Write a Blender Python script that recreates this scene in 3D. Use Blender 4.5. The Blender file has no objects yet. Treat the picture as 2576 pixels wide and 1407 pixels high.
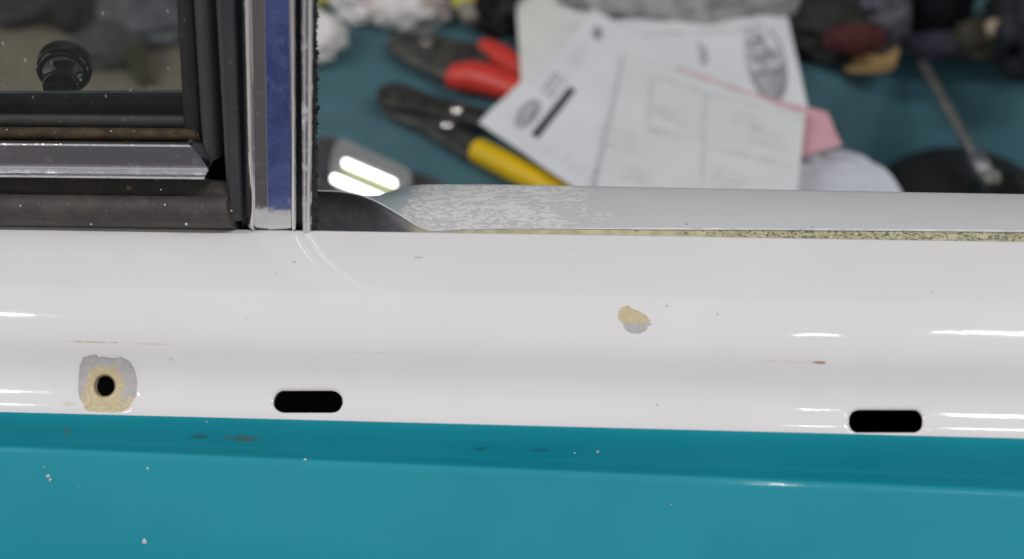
import bpy, bmesh, math, random
from mathutils import Vector, Matrix, noise, geometry
R = math.radians
sc = bpy.context.scene
random.seed(7)

# ------------------------------------------------------------------ camera
PXW, PXH, FPX = 2576.0, 1407.0, 3870.0          # pixel units used while measuring the photograph
CAM = Vector((0.03993, -0.34015, 0.29047))
PITCH, YAW, ROLL = R(42.0), R(-6.45816), R(-3.30093)
_f = Vector((math.sin(YAW)*math.cos(PITCH), math.cos(YAW)*math.cos(PITCH), -math.sin(PITCH)))
_r = Vector((math.cos(YAW), -math.sin(YAW), 0)); _u = _r.cross(_f)
CR = _r*math.cos(ROLL) + _u*math.sin(ROLL); CU = -_r*math.sin(ROLL) + _u*math.cos(ROLL); CF = _f
cd = bpy.data.cameras.new("camera"); cam = bpy.data.objects.new("camera", cd); sc.collection.objects.link(cam)
cam.matrix_world = Matrix(((CR.x, CU.x, -CF.x, CAM.x), (CR.y, CU.y, -CF.y, CAM.y), (CR.z, CU.z, -CF.z, CAM.z), (0, 0, 0, 1)))
cd.sensor_width = 36; cd.lens = 36*FPX/PXW; cd.clip_start = 0.01; cd.clip_end = 60
cd.dof.use_dof = True; cd.dof.focus_distance = 0.455; cd.dof.aperture_fstop = 7.0
sc.camera = cam

# ------------------------------------------------------------------ workshop light
w = bpy.data.worlds.new("World"); sc.world = w; w.use_nodes = True
nt = w.node_tree; nt.nodes.clear()
def wn(t, **k):
    n = nt.nodes.new(t)
    for a, b in k.items(): setattr(n, a, b)
    return n
tc = wn('ShaderNodeTexCoord'); sp = wn('ShaderNodeSeparateXYZ'); nt.links.new(tc.outputs['Generated'], sp.inputs[0])
mr = wn('ShaderNodeMapRange'); mr.inputs[1].default_value = -1; mr.inputs[2].default_value = 1
nt.links.new(sp.outputs[2], mr.inputs[0])
rp = wn('ShaderNodeValToRGB'); nt.links.new(mr.outputs[0], rp.inputs[0])
el = rp.color_ramp.elements
el[0].position = 0.0; el[0].color = (0.045, 0.04, 0.036, 1)
el[1].position = 1.0; el[1].color = (0.56, 0.57, 0.60, 1)
for p, c in ((0.40, (0.108, 0.097, 0.102)), (0.52, (0.10, 0.096, 0.110)), (0.66, (0.145, 0.142, 0.160)), (0.75, (0.42, 0.42, 0.44)), (0.85, (0.47, 0.47, 0.49))):
    e = el.new(p); e.color = (*c, 1)
# blue patch added to the world for the chrome bar to reflect, below eye height
def wsm(sock, a, b):
    q = wn('ShaderNodeMapRange', interpolation_type='SMOOTHSTEP'); q.inputs[1].default_value = a; q.inputs[2].default_value = b; nt.links.new(sock, q.inputs[0]); return q.outputs[0]
def wmath(op, a, b=0.0):
    q = wn('ShaderNodeMath', operation=op)
    for k, x in enumerate((a, b)):
        if isinstance(x, (int, float)): q.inputs[k].default_value = x
        else: nt.links.new(x, q.inputs[k])
    return q.outputs[0]
absx = wmath('ABSOLUTE', sp.outputs[0])
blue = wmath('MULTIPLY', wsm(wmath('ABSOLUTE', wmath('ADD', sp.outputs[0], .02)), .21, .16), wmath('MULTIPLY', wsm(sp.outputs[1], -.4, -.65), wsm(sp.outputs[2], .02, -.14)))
side = wmath('MULTIPLY', wsm(absx, .42, .78), wsm(sp.outputs[2], -.75, -.3))  # brighter cream sides, added to the world for the chrome lips to reflect
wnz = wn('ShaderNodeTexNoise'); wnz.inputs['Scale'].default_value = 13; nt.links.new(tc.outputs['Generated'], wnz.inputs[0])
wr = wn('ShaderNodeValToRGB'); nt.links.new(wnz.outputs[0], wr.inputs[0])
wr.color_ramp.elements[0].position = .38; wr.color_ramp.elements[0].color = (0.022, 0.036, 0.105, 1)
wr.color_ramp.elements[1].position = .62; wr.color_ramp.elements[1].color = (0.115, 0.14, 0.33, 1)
mx = wn('ShaderNodeMix', data_type='RGBA')
mw = wn('ShaderNodeMix', data_type='RGBA'); nt.links.new(wmath('MULTIPLY', side, .75), mw.inputs[0]); nt.links.new(rp.outputs[0], mw.inputs[6]); mw.inputs[7].default_value = (.52, .49, .45, 1)
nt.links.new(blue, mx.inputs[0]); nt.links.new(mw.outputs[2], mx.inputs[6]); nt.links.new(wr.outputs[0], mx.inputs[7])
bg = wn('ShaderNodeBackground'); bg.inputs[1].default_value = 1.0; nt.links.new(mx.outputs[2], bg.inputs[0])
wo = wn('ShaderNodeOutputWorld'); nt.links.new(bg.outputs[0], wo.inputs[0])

def area(name, loc, target, sx, sy, power, col=(.985, .985, 1)):
    l = bpy.data.lights.new(name, 'AREA'); l.shape = 'RECTANGLE'; l.size = sx; l.size_y = sy; l.energy = power; l.color = col
    o = bpy.data.objects.new(name, l); sc.collection.objects.link(o); o.location = loc
    d = (Vector(target) - Vector(loc)).normalized()
    z = -d; x = (Vector((1, 0, 0)) - z*z.x).normalized(); y = z.cross(x)
    o.rotation_euler = Matrix((x, y, z)).transposed().to_euler()
    return o
# ceiling tubes left and right of the car, one small lamp between
area("ceiling_tube", (-1.705, -0.85, 1.98), (-0.4, 0, 0), 1.25, 0.05, 24.5)
area("ceiling_tube", (1.185, -0.85, 1.98), (0.4, 0, 0), 1.25, 0.05, 20)
area("ceiling_tube", (0.330, -0.98, 1.98), (0.2, 0, 0), 0.03, 0.03, 0.30)

vs = sc.view_settings; vs.view_transform = 'Standard'; vs.look = 'None'; vs.exposure = 0.0; vs.gamma = 1.0; vs.use_curve_mapping = False
sc.cycles.caustics_reflective = False; sc.cycles.max_bounces = 8; sc.cycles.use_denoising = True

# ------------------------------------------------------------------ measuring helpers
def ray(px, py):
    return (CF + CR*((px - PXW/2)/FPX) - CU*((py - PXH/2)/FPX)).normalized()
def at_plane(px, py, p0, n):
    d = ray(px, py); return CAM + d*((Vector(p0) - CAM).dot(n)/d.dot(n))
def at_z(px, py, z): return at_plane(px, py, (0, 0, z), Vector((0, 0, 1)))
def at_y(px, py, y): return at_plane(px, py, (0, y, 0), Vector((0, 1, 0)))
def lerp(a, b, t): return a + (b - a)*t
def interp(tab, x):
    if x <= tab[0][0]: return tab[0][1]
    for (x0, y0), (x1, y1) in zip(tab, tab[1:]):
        if x <= x1: return lerp(y0, y1, (x - x0)/(x1 - x0))
    return tab[-1][1]
def sstep(a, b, x):
    t = max(0, min(1, (x - a)/(b - a))); return t*t*(3 - 2*t)

# ------------------------------------------------------------------ object helpers
WL = {}
def tag(o, label=None, cat=None, group=None, kind=None):
    if label: o['label'] = label
    if cat: o['category'] = cat
    if group: o['group'] = group
    if kind: o['kind'] = kind
    return o
def empty(name, loc=(0, 0, 0)):
    o = bpy.data.objects.new(name, None); sc.collection.objects.link(o); o.location = loc; o.empty_display_size = 0.01
    WL[o.name] = Vector(loc); return o
def mk(name, verts, faces, mats, parent=None, loc=None, sharp=40, mi=None, uv=None):
    verts = [Vector(v) for v in verts]
    org = WL[parent.name] if parent else Vector(loc if loc else (0, 0, 0))
    me = bpy.data.meshes.new(name); me.from_pydata([tuple(v - org) for v in verts], [], [tuple(f) for f in faces]); me.validate(); me.update()
    if not isinstance(mats, (list, tuple)): mats = [mats]
    for m in mats: me.materials.append(m)
    if mi and len(mi) == len(me.polygons):
        for p, i in zip(me.polygons, mi): p.material_index = i
    if uv:
        l = me.uv_layers.new(name='UVMap')
        for lp in me.loops: l.data[lp.index].uv = uv[lp.vertex_index]
    bm = bmesh.new(); bm.from_mesh(me); bm.normal_update()
    if sharp is not None:
        bm.to_mesh(me)
    bm.free()
    for p in me.polygons: p.use_smooth = sharp is not None
    if sharp is not None: me.set_sharp_from_angle(angle=R(sharp))
    o = bpy.data.objects.new(name, me); sc.collection.objects.link(o)
    if parent: o.parent = parent; WL[o.name] = org.copy()
    else: o.location = org; WL[o.name] = org.copy()
    return o
def fixn(verts, faces):
    bm = bmesh.new(); vs_ = [bm.verts.new(v) for v in verts]
    for f in faces:
        try: bm.faces.new([vs_[i] for i in f])
        except ValueError: pass
    bmesh.ops.recalc_face_normals(bm, faces=bm.faces[:])
    bm.verts.index_update()
    V = [v.co.copy() for v in bm.verts]; Fc = [[v.index for v in f.verts] for f in bm.faces]; bm.free(); return V, Fc
def grid_faces(nu, nv, off=0, closed_u=False):
    F = []
    for i in range(nu if closed_u else nu - 1):
        for j in range(nv - 1):
            a = off + i*nv + j; b = off + ((i + 1) % nu)*nv + j
            F.append((a, b, b + 1, a + 1))
    return F
def sweep(name, sections, mat, parent, closed=True, cap=True, sharp=45, loc=None):
    """sections: list of rings (same length) of points"""
    n = len(sections[0]); V = [p for s in sections for p in s]; F = []
    for i in range(len(sections) - 1):
        for j in range(n if closed else n - 1):
            k = (j + 1) % n
            F.append((i*n + j, i*n + k, (i + 1)*n + k, (i + 1)*n + j))
    if cap and closed:
        F.append(tuple(range(n))[::-1]); F.append(tuple((len(sections) - 1)*n + j for j in range(n)))
    V, F = fixn(V, F)
    return mk(name, V, F, mat, parent, loc, sharp)
def lathe(name, base, axis, prof, mat, parent=None, seg=48, knurl=None, sharp=35, loc=None):
    axis = axis.normalized(); t = Vector((1, 0, 0)) if abs(axis.x) < .8 else Vector((0, 0, 1))
    a = axis.cross(t).normalized(); b = axis.cross(a)
    V = []; F = []
    n = len(prof)
    for i in range(seg):
        th = 2*math.pi*i/seg
        for j, (r_, h_) in enumerate(prof):
            rr = r_*(knurl(i, j) if knurl else 1)
            V.append(base + axis*h_ + (a*math.cos(th) + b*math.sin(th))*rr)
    F = grid_faces(seg, n, 0, True)
    V, F = fixn(V, F)
    return mk(name, V, F, mat, parent, loc, sharp)
def slab(name, pts, z0, z1, mat, parent=None, bevel=0.0015, seg=3, loc=None, prof=.6):
    """rounded prism over an outline given in measured pixels, laid on the height z1"""
    P = [at_z(x, y, z1) for x, y in pts]
    bm = bmesh.new()
    vs_ = [bm.verts.new((p.x, p.y, z1)) for p in P]
    f = bm.faces.new(vs_)
    if f.normal.z < 0 or True:
        bm.normal_update()
        if f.normal.z < 0: bmesh.ops.reverse_faces(bm, faces=[f])
    r_ = bmesh.ops.extrude_face_region(bm, geom=[f])
    for v in r_['geom']:
        if isinstance(v, bmesh.types.BMVert): v.co.z = z0
    bmesh.ops.recalc_face_normals(bm, faces=bm.faces[:])
    if bevel:
        ed = [e for e in bm.edges if all(abs(v.co.z - z1) < 1e-6 for v in e.verts)]
        bmesh.ops.bevel(bm, geom=ed, offset=bevel, segments=seg, profile=prof, affect='EDGES', clamp_overlap=True)
    bm.verts.index_update()
    V = [v.co.copy() for v in bm.verts]; F = [[v.index for v in q.verts] for q in bm.faces]; bm.free()
    return mk(name, V, F, mat, parent, loc, 50)
def smooth_outline(pts, it=2):
    for _ in range(it):
        q = []
        for i in range(len(pts)):
            a = pts[i]; b = pts[(i + 1) % len(pts)]
            q.append((a[0]*.75 + b[0]*.25, a[1]*.75 + b[1]*.25)); q.append((a[0]*.25 + b[0]*.75, a[1]*.25 + b[1]*.75))
        pts = q
    return pts
def crumple(name, c, rad, mat, seed, parent=None, sub=4, amp=.28, freq=2.2, loc=None, floor=None, ridge=True):
    bm = bmesh.new(); bmesh.ops.create_icosphere(bm, subdivisions=sub, radius=1)
    off = Vector((seed*3.1, seed*1.7, -seed*2.3)); c = Vector(c); rad = Vector(rad)
    for v in bm.verts:
        n = v.co.normalized()
        s = 0
        for k in range(4):
            q = noise.noise(n*freq*(1.9**k) + off)
            s += (1 - abs(q)*2.2 if ridge else q)*(.55**k)
        d = 1 + amp*(s - (.9 if ridge else 0))
        p = Vector((n.x*rad.x*d, n.y*rad.y*d, n.z*rad.z*d)) + c
        if floor is not None and p.z < floor: p.z = floor + .0004*noise.noise(p*300)
        v.co = p
    bm.verts.index_update()
    V = [v.co.copy() for v in bm.verts]; F = [[v.index for v in f.verts] for f in bm.faces]; bm.free()
    return mk(name, V, F, mat, parent, loc or (c.x, c.y, floor if floor is not None else c.z - rad.z), 60)

# ------------------------------------------------------------------ materials
class M:
    def __init__(s, name):
        s.m = bpy.data.materials.new(name); s.m.use_nodes = True; s.t = s.m.node_tree; s.t.nodes.clear()
        s.out = s.t.nodes.new('ShaderNodeOutputMaterial'); s.b = s.t.nodes.new('ShaderNodeBsdfPrincipled')
        s.t.links.new(s.b.outputs[0], s.out.inputs[0]); s._c = None
    def n(s, t, **k):
        q = s.t.nodes.new(t)
        for a, b in k.items(): setattr(q, a, b)
        return q
    def l(s, a, b): s.t.links.new(a, b)
    def p(s, **k):
        for a, b in k.items():
            i = s.b.inputs[a.replace('_', ' ')]
            if isinstance(b, (int, float)): i.default_value = b
            elif isinstance(b, tuple): i.default_value = (*b, 1) if len(b) == 3 else b
            else: s.l(b, i)
        return s
    def co(s, kind='Object', scale=(1, 1, 1)):
        if kind == 'UV':
            a = s.n('ShaderNodeUVMap', uv_map='UVMap').outputs[0]
        else:
            a = s.n('ShaderNodeTexCoord').outputs[kind]
        if scale == (1, 1, 1): return a
        m = s.n('ShaderNodeMapping'); m.inputs['Scale'].default_value = scale; s.l(a, m.inputs[0]); return m.outputs[0]
    def noise(s, co, scale, detail=3, rough=.5, dist=0):
        q = s.n('ShaderNodeTexNoise'); s.l(co, q.inputs['Vector']); q.inputs['Scale'].default_value = scale
        q.inputs['Detail'].default_value = detail; q.inputs['Roughness'].default_value = rough; q.inputs['Distortion'].default_value = dist
        return q.outputs[0]
    def vor(s, co, scale, feature='F1', rnd=1):
        q = s.n('ShaderNodeTexVoronoi', feature=feature); s.l(co, q.inputs['Vector']); q.inputs['Scale'].default_value = scale
        q.inputs['Randomness'].default_value = rnd
        return q
    def mr(s, v, a, b, c=0, d=1, smooth=True):
        q = s.n('ShaderNodeMapRange', interpolation_type='SMOOTHSTEP' if smooth else 'LINEAR')
        s.l(v, q.inputs[0])
        for i, x in enumerate((a, b, c, d)): q.inputs[i + 1].default_value = x
        return q.outputs[0]
    def math(s, op, a, b=None, clamp=False):
        q = s.n('ShaderNodeMath', operation=op); q.use_clamp = clamp
        for i, x in enumerate((a, b)):
            if x is None: continue
            if isinstance(x, (int, float)): q.inputs[i].default_value = x
            else: s.l(x, q.inputs[i])
        return q.outputs[0]
    def mix(s, f, a, b):
        q = s.n('ShaderNodeMix', data_type='RGBA')
        for i, x in ((0, f), (6, a), (7, b)):
            if isinstance(x, (int, float)): q.inputs[i].default_value = x
            elif isinstance(x, tuple): q.inputs[i].default_value = (*x, 1)
            else: s.l(x, q.inputs[i])
        return q.outputs[2]
    def sep(s, co):
        q = s.n('ShaderNodeSeparateXYZ'); s.l(co, q.inputs[0]); return q.outputs
    def bump(s, h, strength=.2, dist=.001, prev=None):
        q = s.n('ShaderNodeBump'); q.inputs['Strength'].default_value = strength; q.inputs['Distance'].default_value = dist
        s.l(h, q.inputs['Height'])
        if prev is not None: s.l(prev, q.inputs['Normal'])
        s.l(q.outputs[0], s.b.inputs['Normal']); return q.outputs[0]
    def blob(s, U, V, u0, v0, a, b, nz, namp=.6, soft=.75):
        """soft-edged elliptical stain in surface metres"""
        du = s.math('DIVIDE', s.math('SUBTRACT', U, u0), a); dv = s.math('DIVIDE', s.math('SUBTRACT', V, v0), b)
        d = s.math('ADD', s.math('MULTIPLY', du, du), s.math('MULTIPLY', dv, dv))
        d = s.math('ADD', d, s.math('MULTIPLY', s.math('SUBTRACT', nz, .46), namp*9))
        return s.mr(d, 1 + soft, 1 - soft)

def simple(name, col, rough=.5, metal=0., bump=0., bscale=800, var=.15, coat=0., spec=.5):
    m = M(name); c = m.co('Object')
    nz = m.noise(c, bscale*.15, 4)
    k = m.mr(nz, .3, .7, 1 - var, 1 + var)
    cc = m.n('ShaderNodeVectorMath', operation='SCALE'); cc.inputs[0].default_value = col; m.l(k, cc.inputs['Scale'])
    m.p(Base_Color=cc.outputs[0], Roughness=rough, Metallic=metal, Coat_Weight=coat); m.b.inputs['Specular IOR Level'].default_value = spec
    if bump: m.bump(m.noise(c, bscale, 4), bump, .0005)
    return m.m

# ------------------------------------------------------------------ door skin profile
ROWS_W = [(590, 4), (640, 6), (730, 11), (755, 20), (785, 30), (842, 38), (872, 49), (908, 58.5), (942, 58), (985, 45), (1010, 34), (1037, 28), (1058, 35), (1070, 48)]
ROWS_T = [(1070, 52), (1085, 64), (1120, 74), (1148, 75), (1153, 69), (1158, 76), (1174, 76), (1179, 60), (1183, 35), (1188, 31.5), (1193, 33), (1200, 45), (1300, 47), (1500, 52), (1640, 58)]
def march(rows, start, step=3.0):
    y, z = start; out = [(y, z)]; r0 = rows[0][0]; r = r0
    while r < rows[-1][0] - 1e-6:
        r2 = min(r + step, rows[-1][0]); a = R(interp(rows, (r + r2)/2))
        d = ray(PXW/2, r2); ty, tz = -math.cos(a), -math.sin(a)
        # CAM.yz + k*d.yz = (y,z) + m*t
        A = d.y*(-tz) - d.z*(-ty)
        k = ((y - CAM.y)*(-tz) - (z - CAM.z)*(-ty))/A
        y, z = CAM.y + k*d.y, CAM.z + k*d.z
        out.append((y, z)); r = r2
    return out
PW = march(ROWS_W, (0.0, 0.0)); PT = march(ROWS_T, PW[-1])
SW = [0.0]
for a, b in zip(PW, PW[1:]): SW.append(SW[-1] + math.hypot(b[0] - a[0], b[1] - a[1]))
def W_at(s):
    """point (y,z) and outward normal at arc length s of the white part"""
    i = 0
    while i < len(SW) - 2 and s > SW[i + 1]: i += 1
    t = (s - SW[i])/(SW[i + 1] - SW[i]); a, b = PW[i], PW[i + 1]
    y, z = lerp(a[0], b[0], t), lerp(a[1], b[1], t)
    return y, z
def W_n(s):
    a, b = W_at(max(0, s - .0008)), W_at(min(SW[-1], s + .0008))
    t = Vector((0, b[0] - a[0], b[1] - a[1])).normalized()
    return Vector((0, t.z, -t.y))*(1 if -t.y > 0 else -1)
def px_to_w(px, py):
    d = ray(px, py); best = None
    for i in range(len(PW) - 1):
        a, b = PW[i], PW[i + 1]; ty, tz = b[0] - a[0], b[1] - a[1]
        A = d.y*(-tz) - d.z*(-ty)
        if abs(A) < 1e-12: continue
        k = ((a[0] - CAM.y)*(-tz) - (a[1] - CAM.z)*(-ty))/A
        m = (d.y*(a[1] - CAM.z) - d.z*(a[0] - CAM.y))/A
        # solve m from y: CAM.y+k*d.y = a.y+m*ty
        m = ((CAM.y + k*d.y) - a[0])/ty if abs(ty) > abs(tz) else ((CAM.z + k*d.z) - a[1])/tz
        if -1e-6 <= m <= 1 + 1e-6 and (best is None or k < best[0]): best = (k, CAM.x + k*d.x, lerp(SW[i], SW[i + 1], m))
    return best[1], best[2]
XL, XR = -0.30, 0.30

# paint
def stains(m, U, V, nz, base, L):
    for (px, py, hw, hh, col, amt, namp) in L:
        u0, v0 = px_to_w(px, py) if py < 1075 else (None, None)
        k = m.blob(U, V, u0, v0, hw/8600, hh/8600, nz, namp)
        base = m.mix(m.math('MULTIPLY', k, amt), base, col)
    return base
def paint(name, col, rough, L=(), specks=True):
    m = M(name); uv = m.co('UV'); s_ = m.sep(uv); U, V = s_[0], s_[1]
    st = m.n('ShaderNodeMapping'); st.inputs['Scale'].default_value = (.35, 1, 1); m.l(uv, st.inputs[0])
    nz = m.noise(st.outputs[0], 900, 4, .6)
    big = m.noise(uv, 22, 3)
    c = m.mix(m.mr(big, .35, .65), tuple(x*.975 for x in col), col)
    c = stains(m, U, V, nz, c, L)
    if specks:
        v = m.vor(uv, 140); r2 = m.sep(v.outputs['Color'])
        k = m.math('MULTIPLY', m.mr(v.outputs['Distance'], .07, .03), m.mr(r2[0], .72, .75))
        k = m.math('MULTIPLY', k, m.mr(nz, .35, .6))
        c = m.mix(m.math('MULTIPLY', k, .35), c, (.18, .15, .12))
    sw = m.n('ShaderNodeMapping'); sw.inputs['Scale'].default_value = (.06, 1, 1); sw.inputs['Rotation'].default_value = (0, 0, R(4)); m.l(uv, sw.inputs[0])
    sn = m.noise(sw.outputs[0], 1500, 3, .6); c = m.mix(m.mr(sn, .60, .78, 0, .07), c, (.5, .49, .47))
    c = m.mix(m.mr(m.noise(uv, 55, 5, .65), .45, .75, 0, .06), c, (.58, .53, .46))
    m.p(Base_Color=c, Roughness=m.mr(big, .3, .7, rough*.8, rough*1.25), Coat_Weight=.25, Coat_Roughness=.03)
    m.b.inputs['Specular IOR Level'].default_value = .33
    b1 = m.bump(m.noise(uv, 120, 2, .4), .05, .0012)
    m.bump(m.noise(uv, 600, 1, .4), .012, .0006, b1)
    return m.m
YB, GB, RU = (.42, .30, .12), (.30, .22, .12), (.36, .13, .035)
MAT_WHITE = paint("white_paint", (.755, .738, .732), .07, [
    (235, 861, 62, 2.6, (.55, .42, .22), .8, .55), (375, 866, 75, 2.0, (.60, .50, .33), .5, .6),
    (1985, 910, 75, 2.2, (.62, .50, .36), .45, .6), (2062, 912, 17, 3.4, RU, .85, .4),
    (175, 1018, 17, 7, (.52, .42, .27), .45, .8), (300, 1040, 30, 4, (.55, .62, .62), .5, .6),
    (1053, 648, 13, 3.2, (.35, .34, .34), .55, .5), (740, 659, 3.5, 3.5, (.28, .27, .27), .7, .3),
    (430, 905, 6, 7, (.52, .51, .52), .5, .6), (1678, 769, 3, 4, (.3, .3, .3), .7, .3), (1805, 791, 2.5, 3, (.3, .3, .3), .7, .3),
    (1652, 1019, 3, 3, (.3, .3, .3), .7, .3), (960, 888, 90, 3, (.62, .61, .64), .5, .7)])
def teal_paint():
    m = M("teal_paint"); uv = m.co('UV'); s_ = m.sep(uv); U, V = s_[0], s_[1]
    st = m.n('ShaderNodeMapping'); st.inputs['Scale'].default_value = (.35, 1, 1); m.l(uv, st.inputs[0])
    nz = m.noise(st.outputs[0], 900, 4, .6); big = m.noise(uv, 22, 3)
    c = m.mix(m.mr(big, .35, .65), (.007, .262, .335), (.009, .28, .355))
    for (u0, v0, a, b, col, amt) in ((-.0722, .0063, .0046, .0011, (.10, .085, .045), .6), (-.0850, .0061, .0028, .0008, (.03, .06, .06), .5), (-.1235, .0057, .0005, .0018, (.14, .12, .10), .6),
                                     (-.004, .0075, .003, .0006, (.02, .09, .11), .5), (.012, .0074, .003, .0006, (.02, .09, .11), .5)):
        c = m.mix(m.math('MULTIPLY', m.blob(U, V, u0, v0, a, b, nz, .6), amt), c, col)
    m.p(Base_Color=c, Roughness=.08, Coat_Weight=.35, Coat_Roughness=.03); m.b.inputs['Specular IOR Level'].default_value = .35
    b1 = m.bump(m.noise(uv, 120, 2, .4), .05, .0012); m.bump(m.noise(uv, 600, 1, .4), .012, .0006, b1)
    return m.m
MAT_TEAL = teal_paint()
HOLE1 = px_to_w(263, 971)
def primer(name, c0, ylo, yhi, invert):
    m = M(name); uv = m.co('UV'); s_ = m.sep(uv)
    nz = m.noise(uv, 420, 5, .62); du = m.math('SUBTRACT', s_[0], c0[0]); dv = m.math('SUBTRACT', s_[1], c0[1])
    d = m.math('SQRT', m.math('ADD', m.math('MULTIPLY', du, du), m.math('MULTIPLY', dv, dv)))
    if invert:
        k = m.mr(m.math('ADD', dv, m.math('MULTIPLY', m.math('SUBTRACT', nz, .5), .004)), yhi, ylo)
    else:
        ring = m.mr(m.math('ADD', d, m.math('MULTIPLY', m.math('SUBTRACT', nz, .5), .006)), .0062, .0055)
        low = m.mr(m.math('ADD', dv, m.math('MULTIPLY', m.math('SUBTRACT', nz, .5), .016)), ylo, yhi)
        k = m.math('MAXIMUM', ring, low)
    gr = m.mix(m.mr(nz, .3, .7), (.41, .39, .385), (.47, .45, .44))
    ye = m.mix(m.mr(m.noise(uv, 900, 3), .35, .65), (.50, .42, .25), (.60, .51, .31))
    c = m.mix(k, gr, ye)
    if not invert: c = m.mix(m.mr(d, .0036, .0029), c, (.20, .14, .06))
    m.p(Base_Color=c, Roughness=.55); m.bump(nz, .15, .0006); return m.m
MAT_CHIP1 = primer("bare_primer_round_hole", HOLE1, .0028, .0042, False)
CH2 = px_to_w(1597, 803)
MAT_CHIP2 = primer("bare_primer_chip", CH2, .0006, .0016, True)
MAT_EDGE = simple("painted_hole_edge", (.50, .49, .47), .4)
MAT_BLACK = simple("dark_cavity", (.006, .006, .006), .9)

# ------------------------------------------------------------------ door
door = tag(empty("vintage_car"), "vintage car, its white over turquoise door top with chrome vent window and teal seat behind", "car")

def rr_outline(cx, cy, w_, h_, r_, n=7, jit=0, seed=0):
    rnd = random.Random(seed); P = []
    for qx, qy, a0 in ((1, 1, 0), (-1, 1, 90), (-1, -1, 180), (1, -1, 270)):
        for i in range(n + 1):
            a = R(a0 + 90*i/n); j = 1 + rnd.uniform(-jit, jit)
            P.append((cx + qx*(w_/2 - r_) + r_*math.cos(a)*j, cy + qy*(h_/2 - r_) + r_*math.sin(a)*j))
    return P
def dens(poly, step):
    out = []
    for i in range(len(poly)):
        a = Vector(poly[i]); b = Vector(poly[(i + 1) % len(poly)]); n = max(1, int((b - a).length/step))
        for k in range(n): out.append(tuple(a.lerp(b, k/n)))
    return out
def off_poly(poly, d):
    n = len(poly); out = []
    for i in range(n):
        a, b, c = Vector(poly[i - 1]), Vector(poly[i]), Vector(poly[(i + 1) % n])
        t = (c - a).normalized(); out.append((b.x + t.y*d, b.y - t.x*d))
    return out
def inside(p, poly):
    x, y = p; c = False; n = len(poly)
    for i in range(n):
        x0, y0 = poly[i]; x1, y1 = poly[i - 1]
        if (y0 > y) != (y1 > y) and x < (x1 - x0)*(y - y0)/(y1 - y0) + x0: c = not c
    return c
def ccw(poly):
    A = sum(poly[i - 1][0]*poly[i][1] - poly[i][0]*poly[i - 1][1] for i in range(len(poly)))
    return poly if A > 0 else poly[::-1]

holes_px = [dens(rr_outline(263, 971, 47, 49, 23.4, 8, .03, 1), 6), dens(rr_outline(774, 1010.5, 174, 55, 27, 8, .02, 2), 8), dens(rr_outline(2229, 1060, 185, 58, 24, 8, .02, 3), 8)]
chip1_px = [(420,385),(455,378),(488,374),(500,388),(530,383),(555,392),(600,390),(606,382),(640,398),(662,415),(680,445),(690,490),(694,540),(690,575),(665,620),(650,645),(620,662),(585,667),(545,665),(500,663),(450,660),(430,650),(425,630),(402,595),(395,560),(396,500),(403,430)]
chip1_px = [(x*.5644/1.1328, (800 + y*.5644)/1.1328) for x, y in chip1_px]
chip2_px = [(265,410),(275,388),(300,377),(318,378),(322,388),(345,398),(375,412),(395,425),(412,445),(414,462),(424,466),(405,475),(395,498),(360,510),(330,508),(300,497),(290,480),(288,465),(266,445),(263,425)]
chip2_px = [((1600 + x*.6113)/1.1328, (640 + y*.6113)/1.1328) for x, y in chip2_px]
def to_w(poly): return ccw([px_to_w(*p) for p in poly])
HO = [to_w(h) for h in holes_px]
rc = random.Random(5)
CHIP = []
for c in (chip1_px, chip2_px):
    q = dens(to_w(c), .0006); CHIP.append([(x + rc.uniform(-1, 1)*.00012, min(y + rc.uniform(-1, 1)*.00012, SW[-1] - .0003)) for x, y in q])
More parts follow.
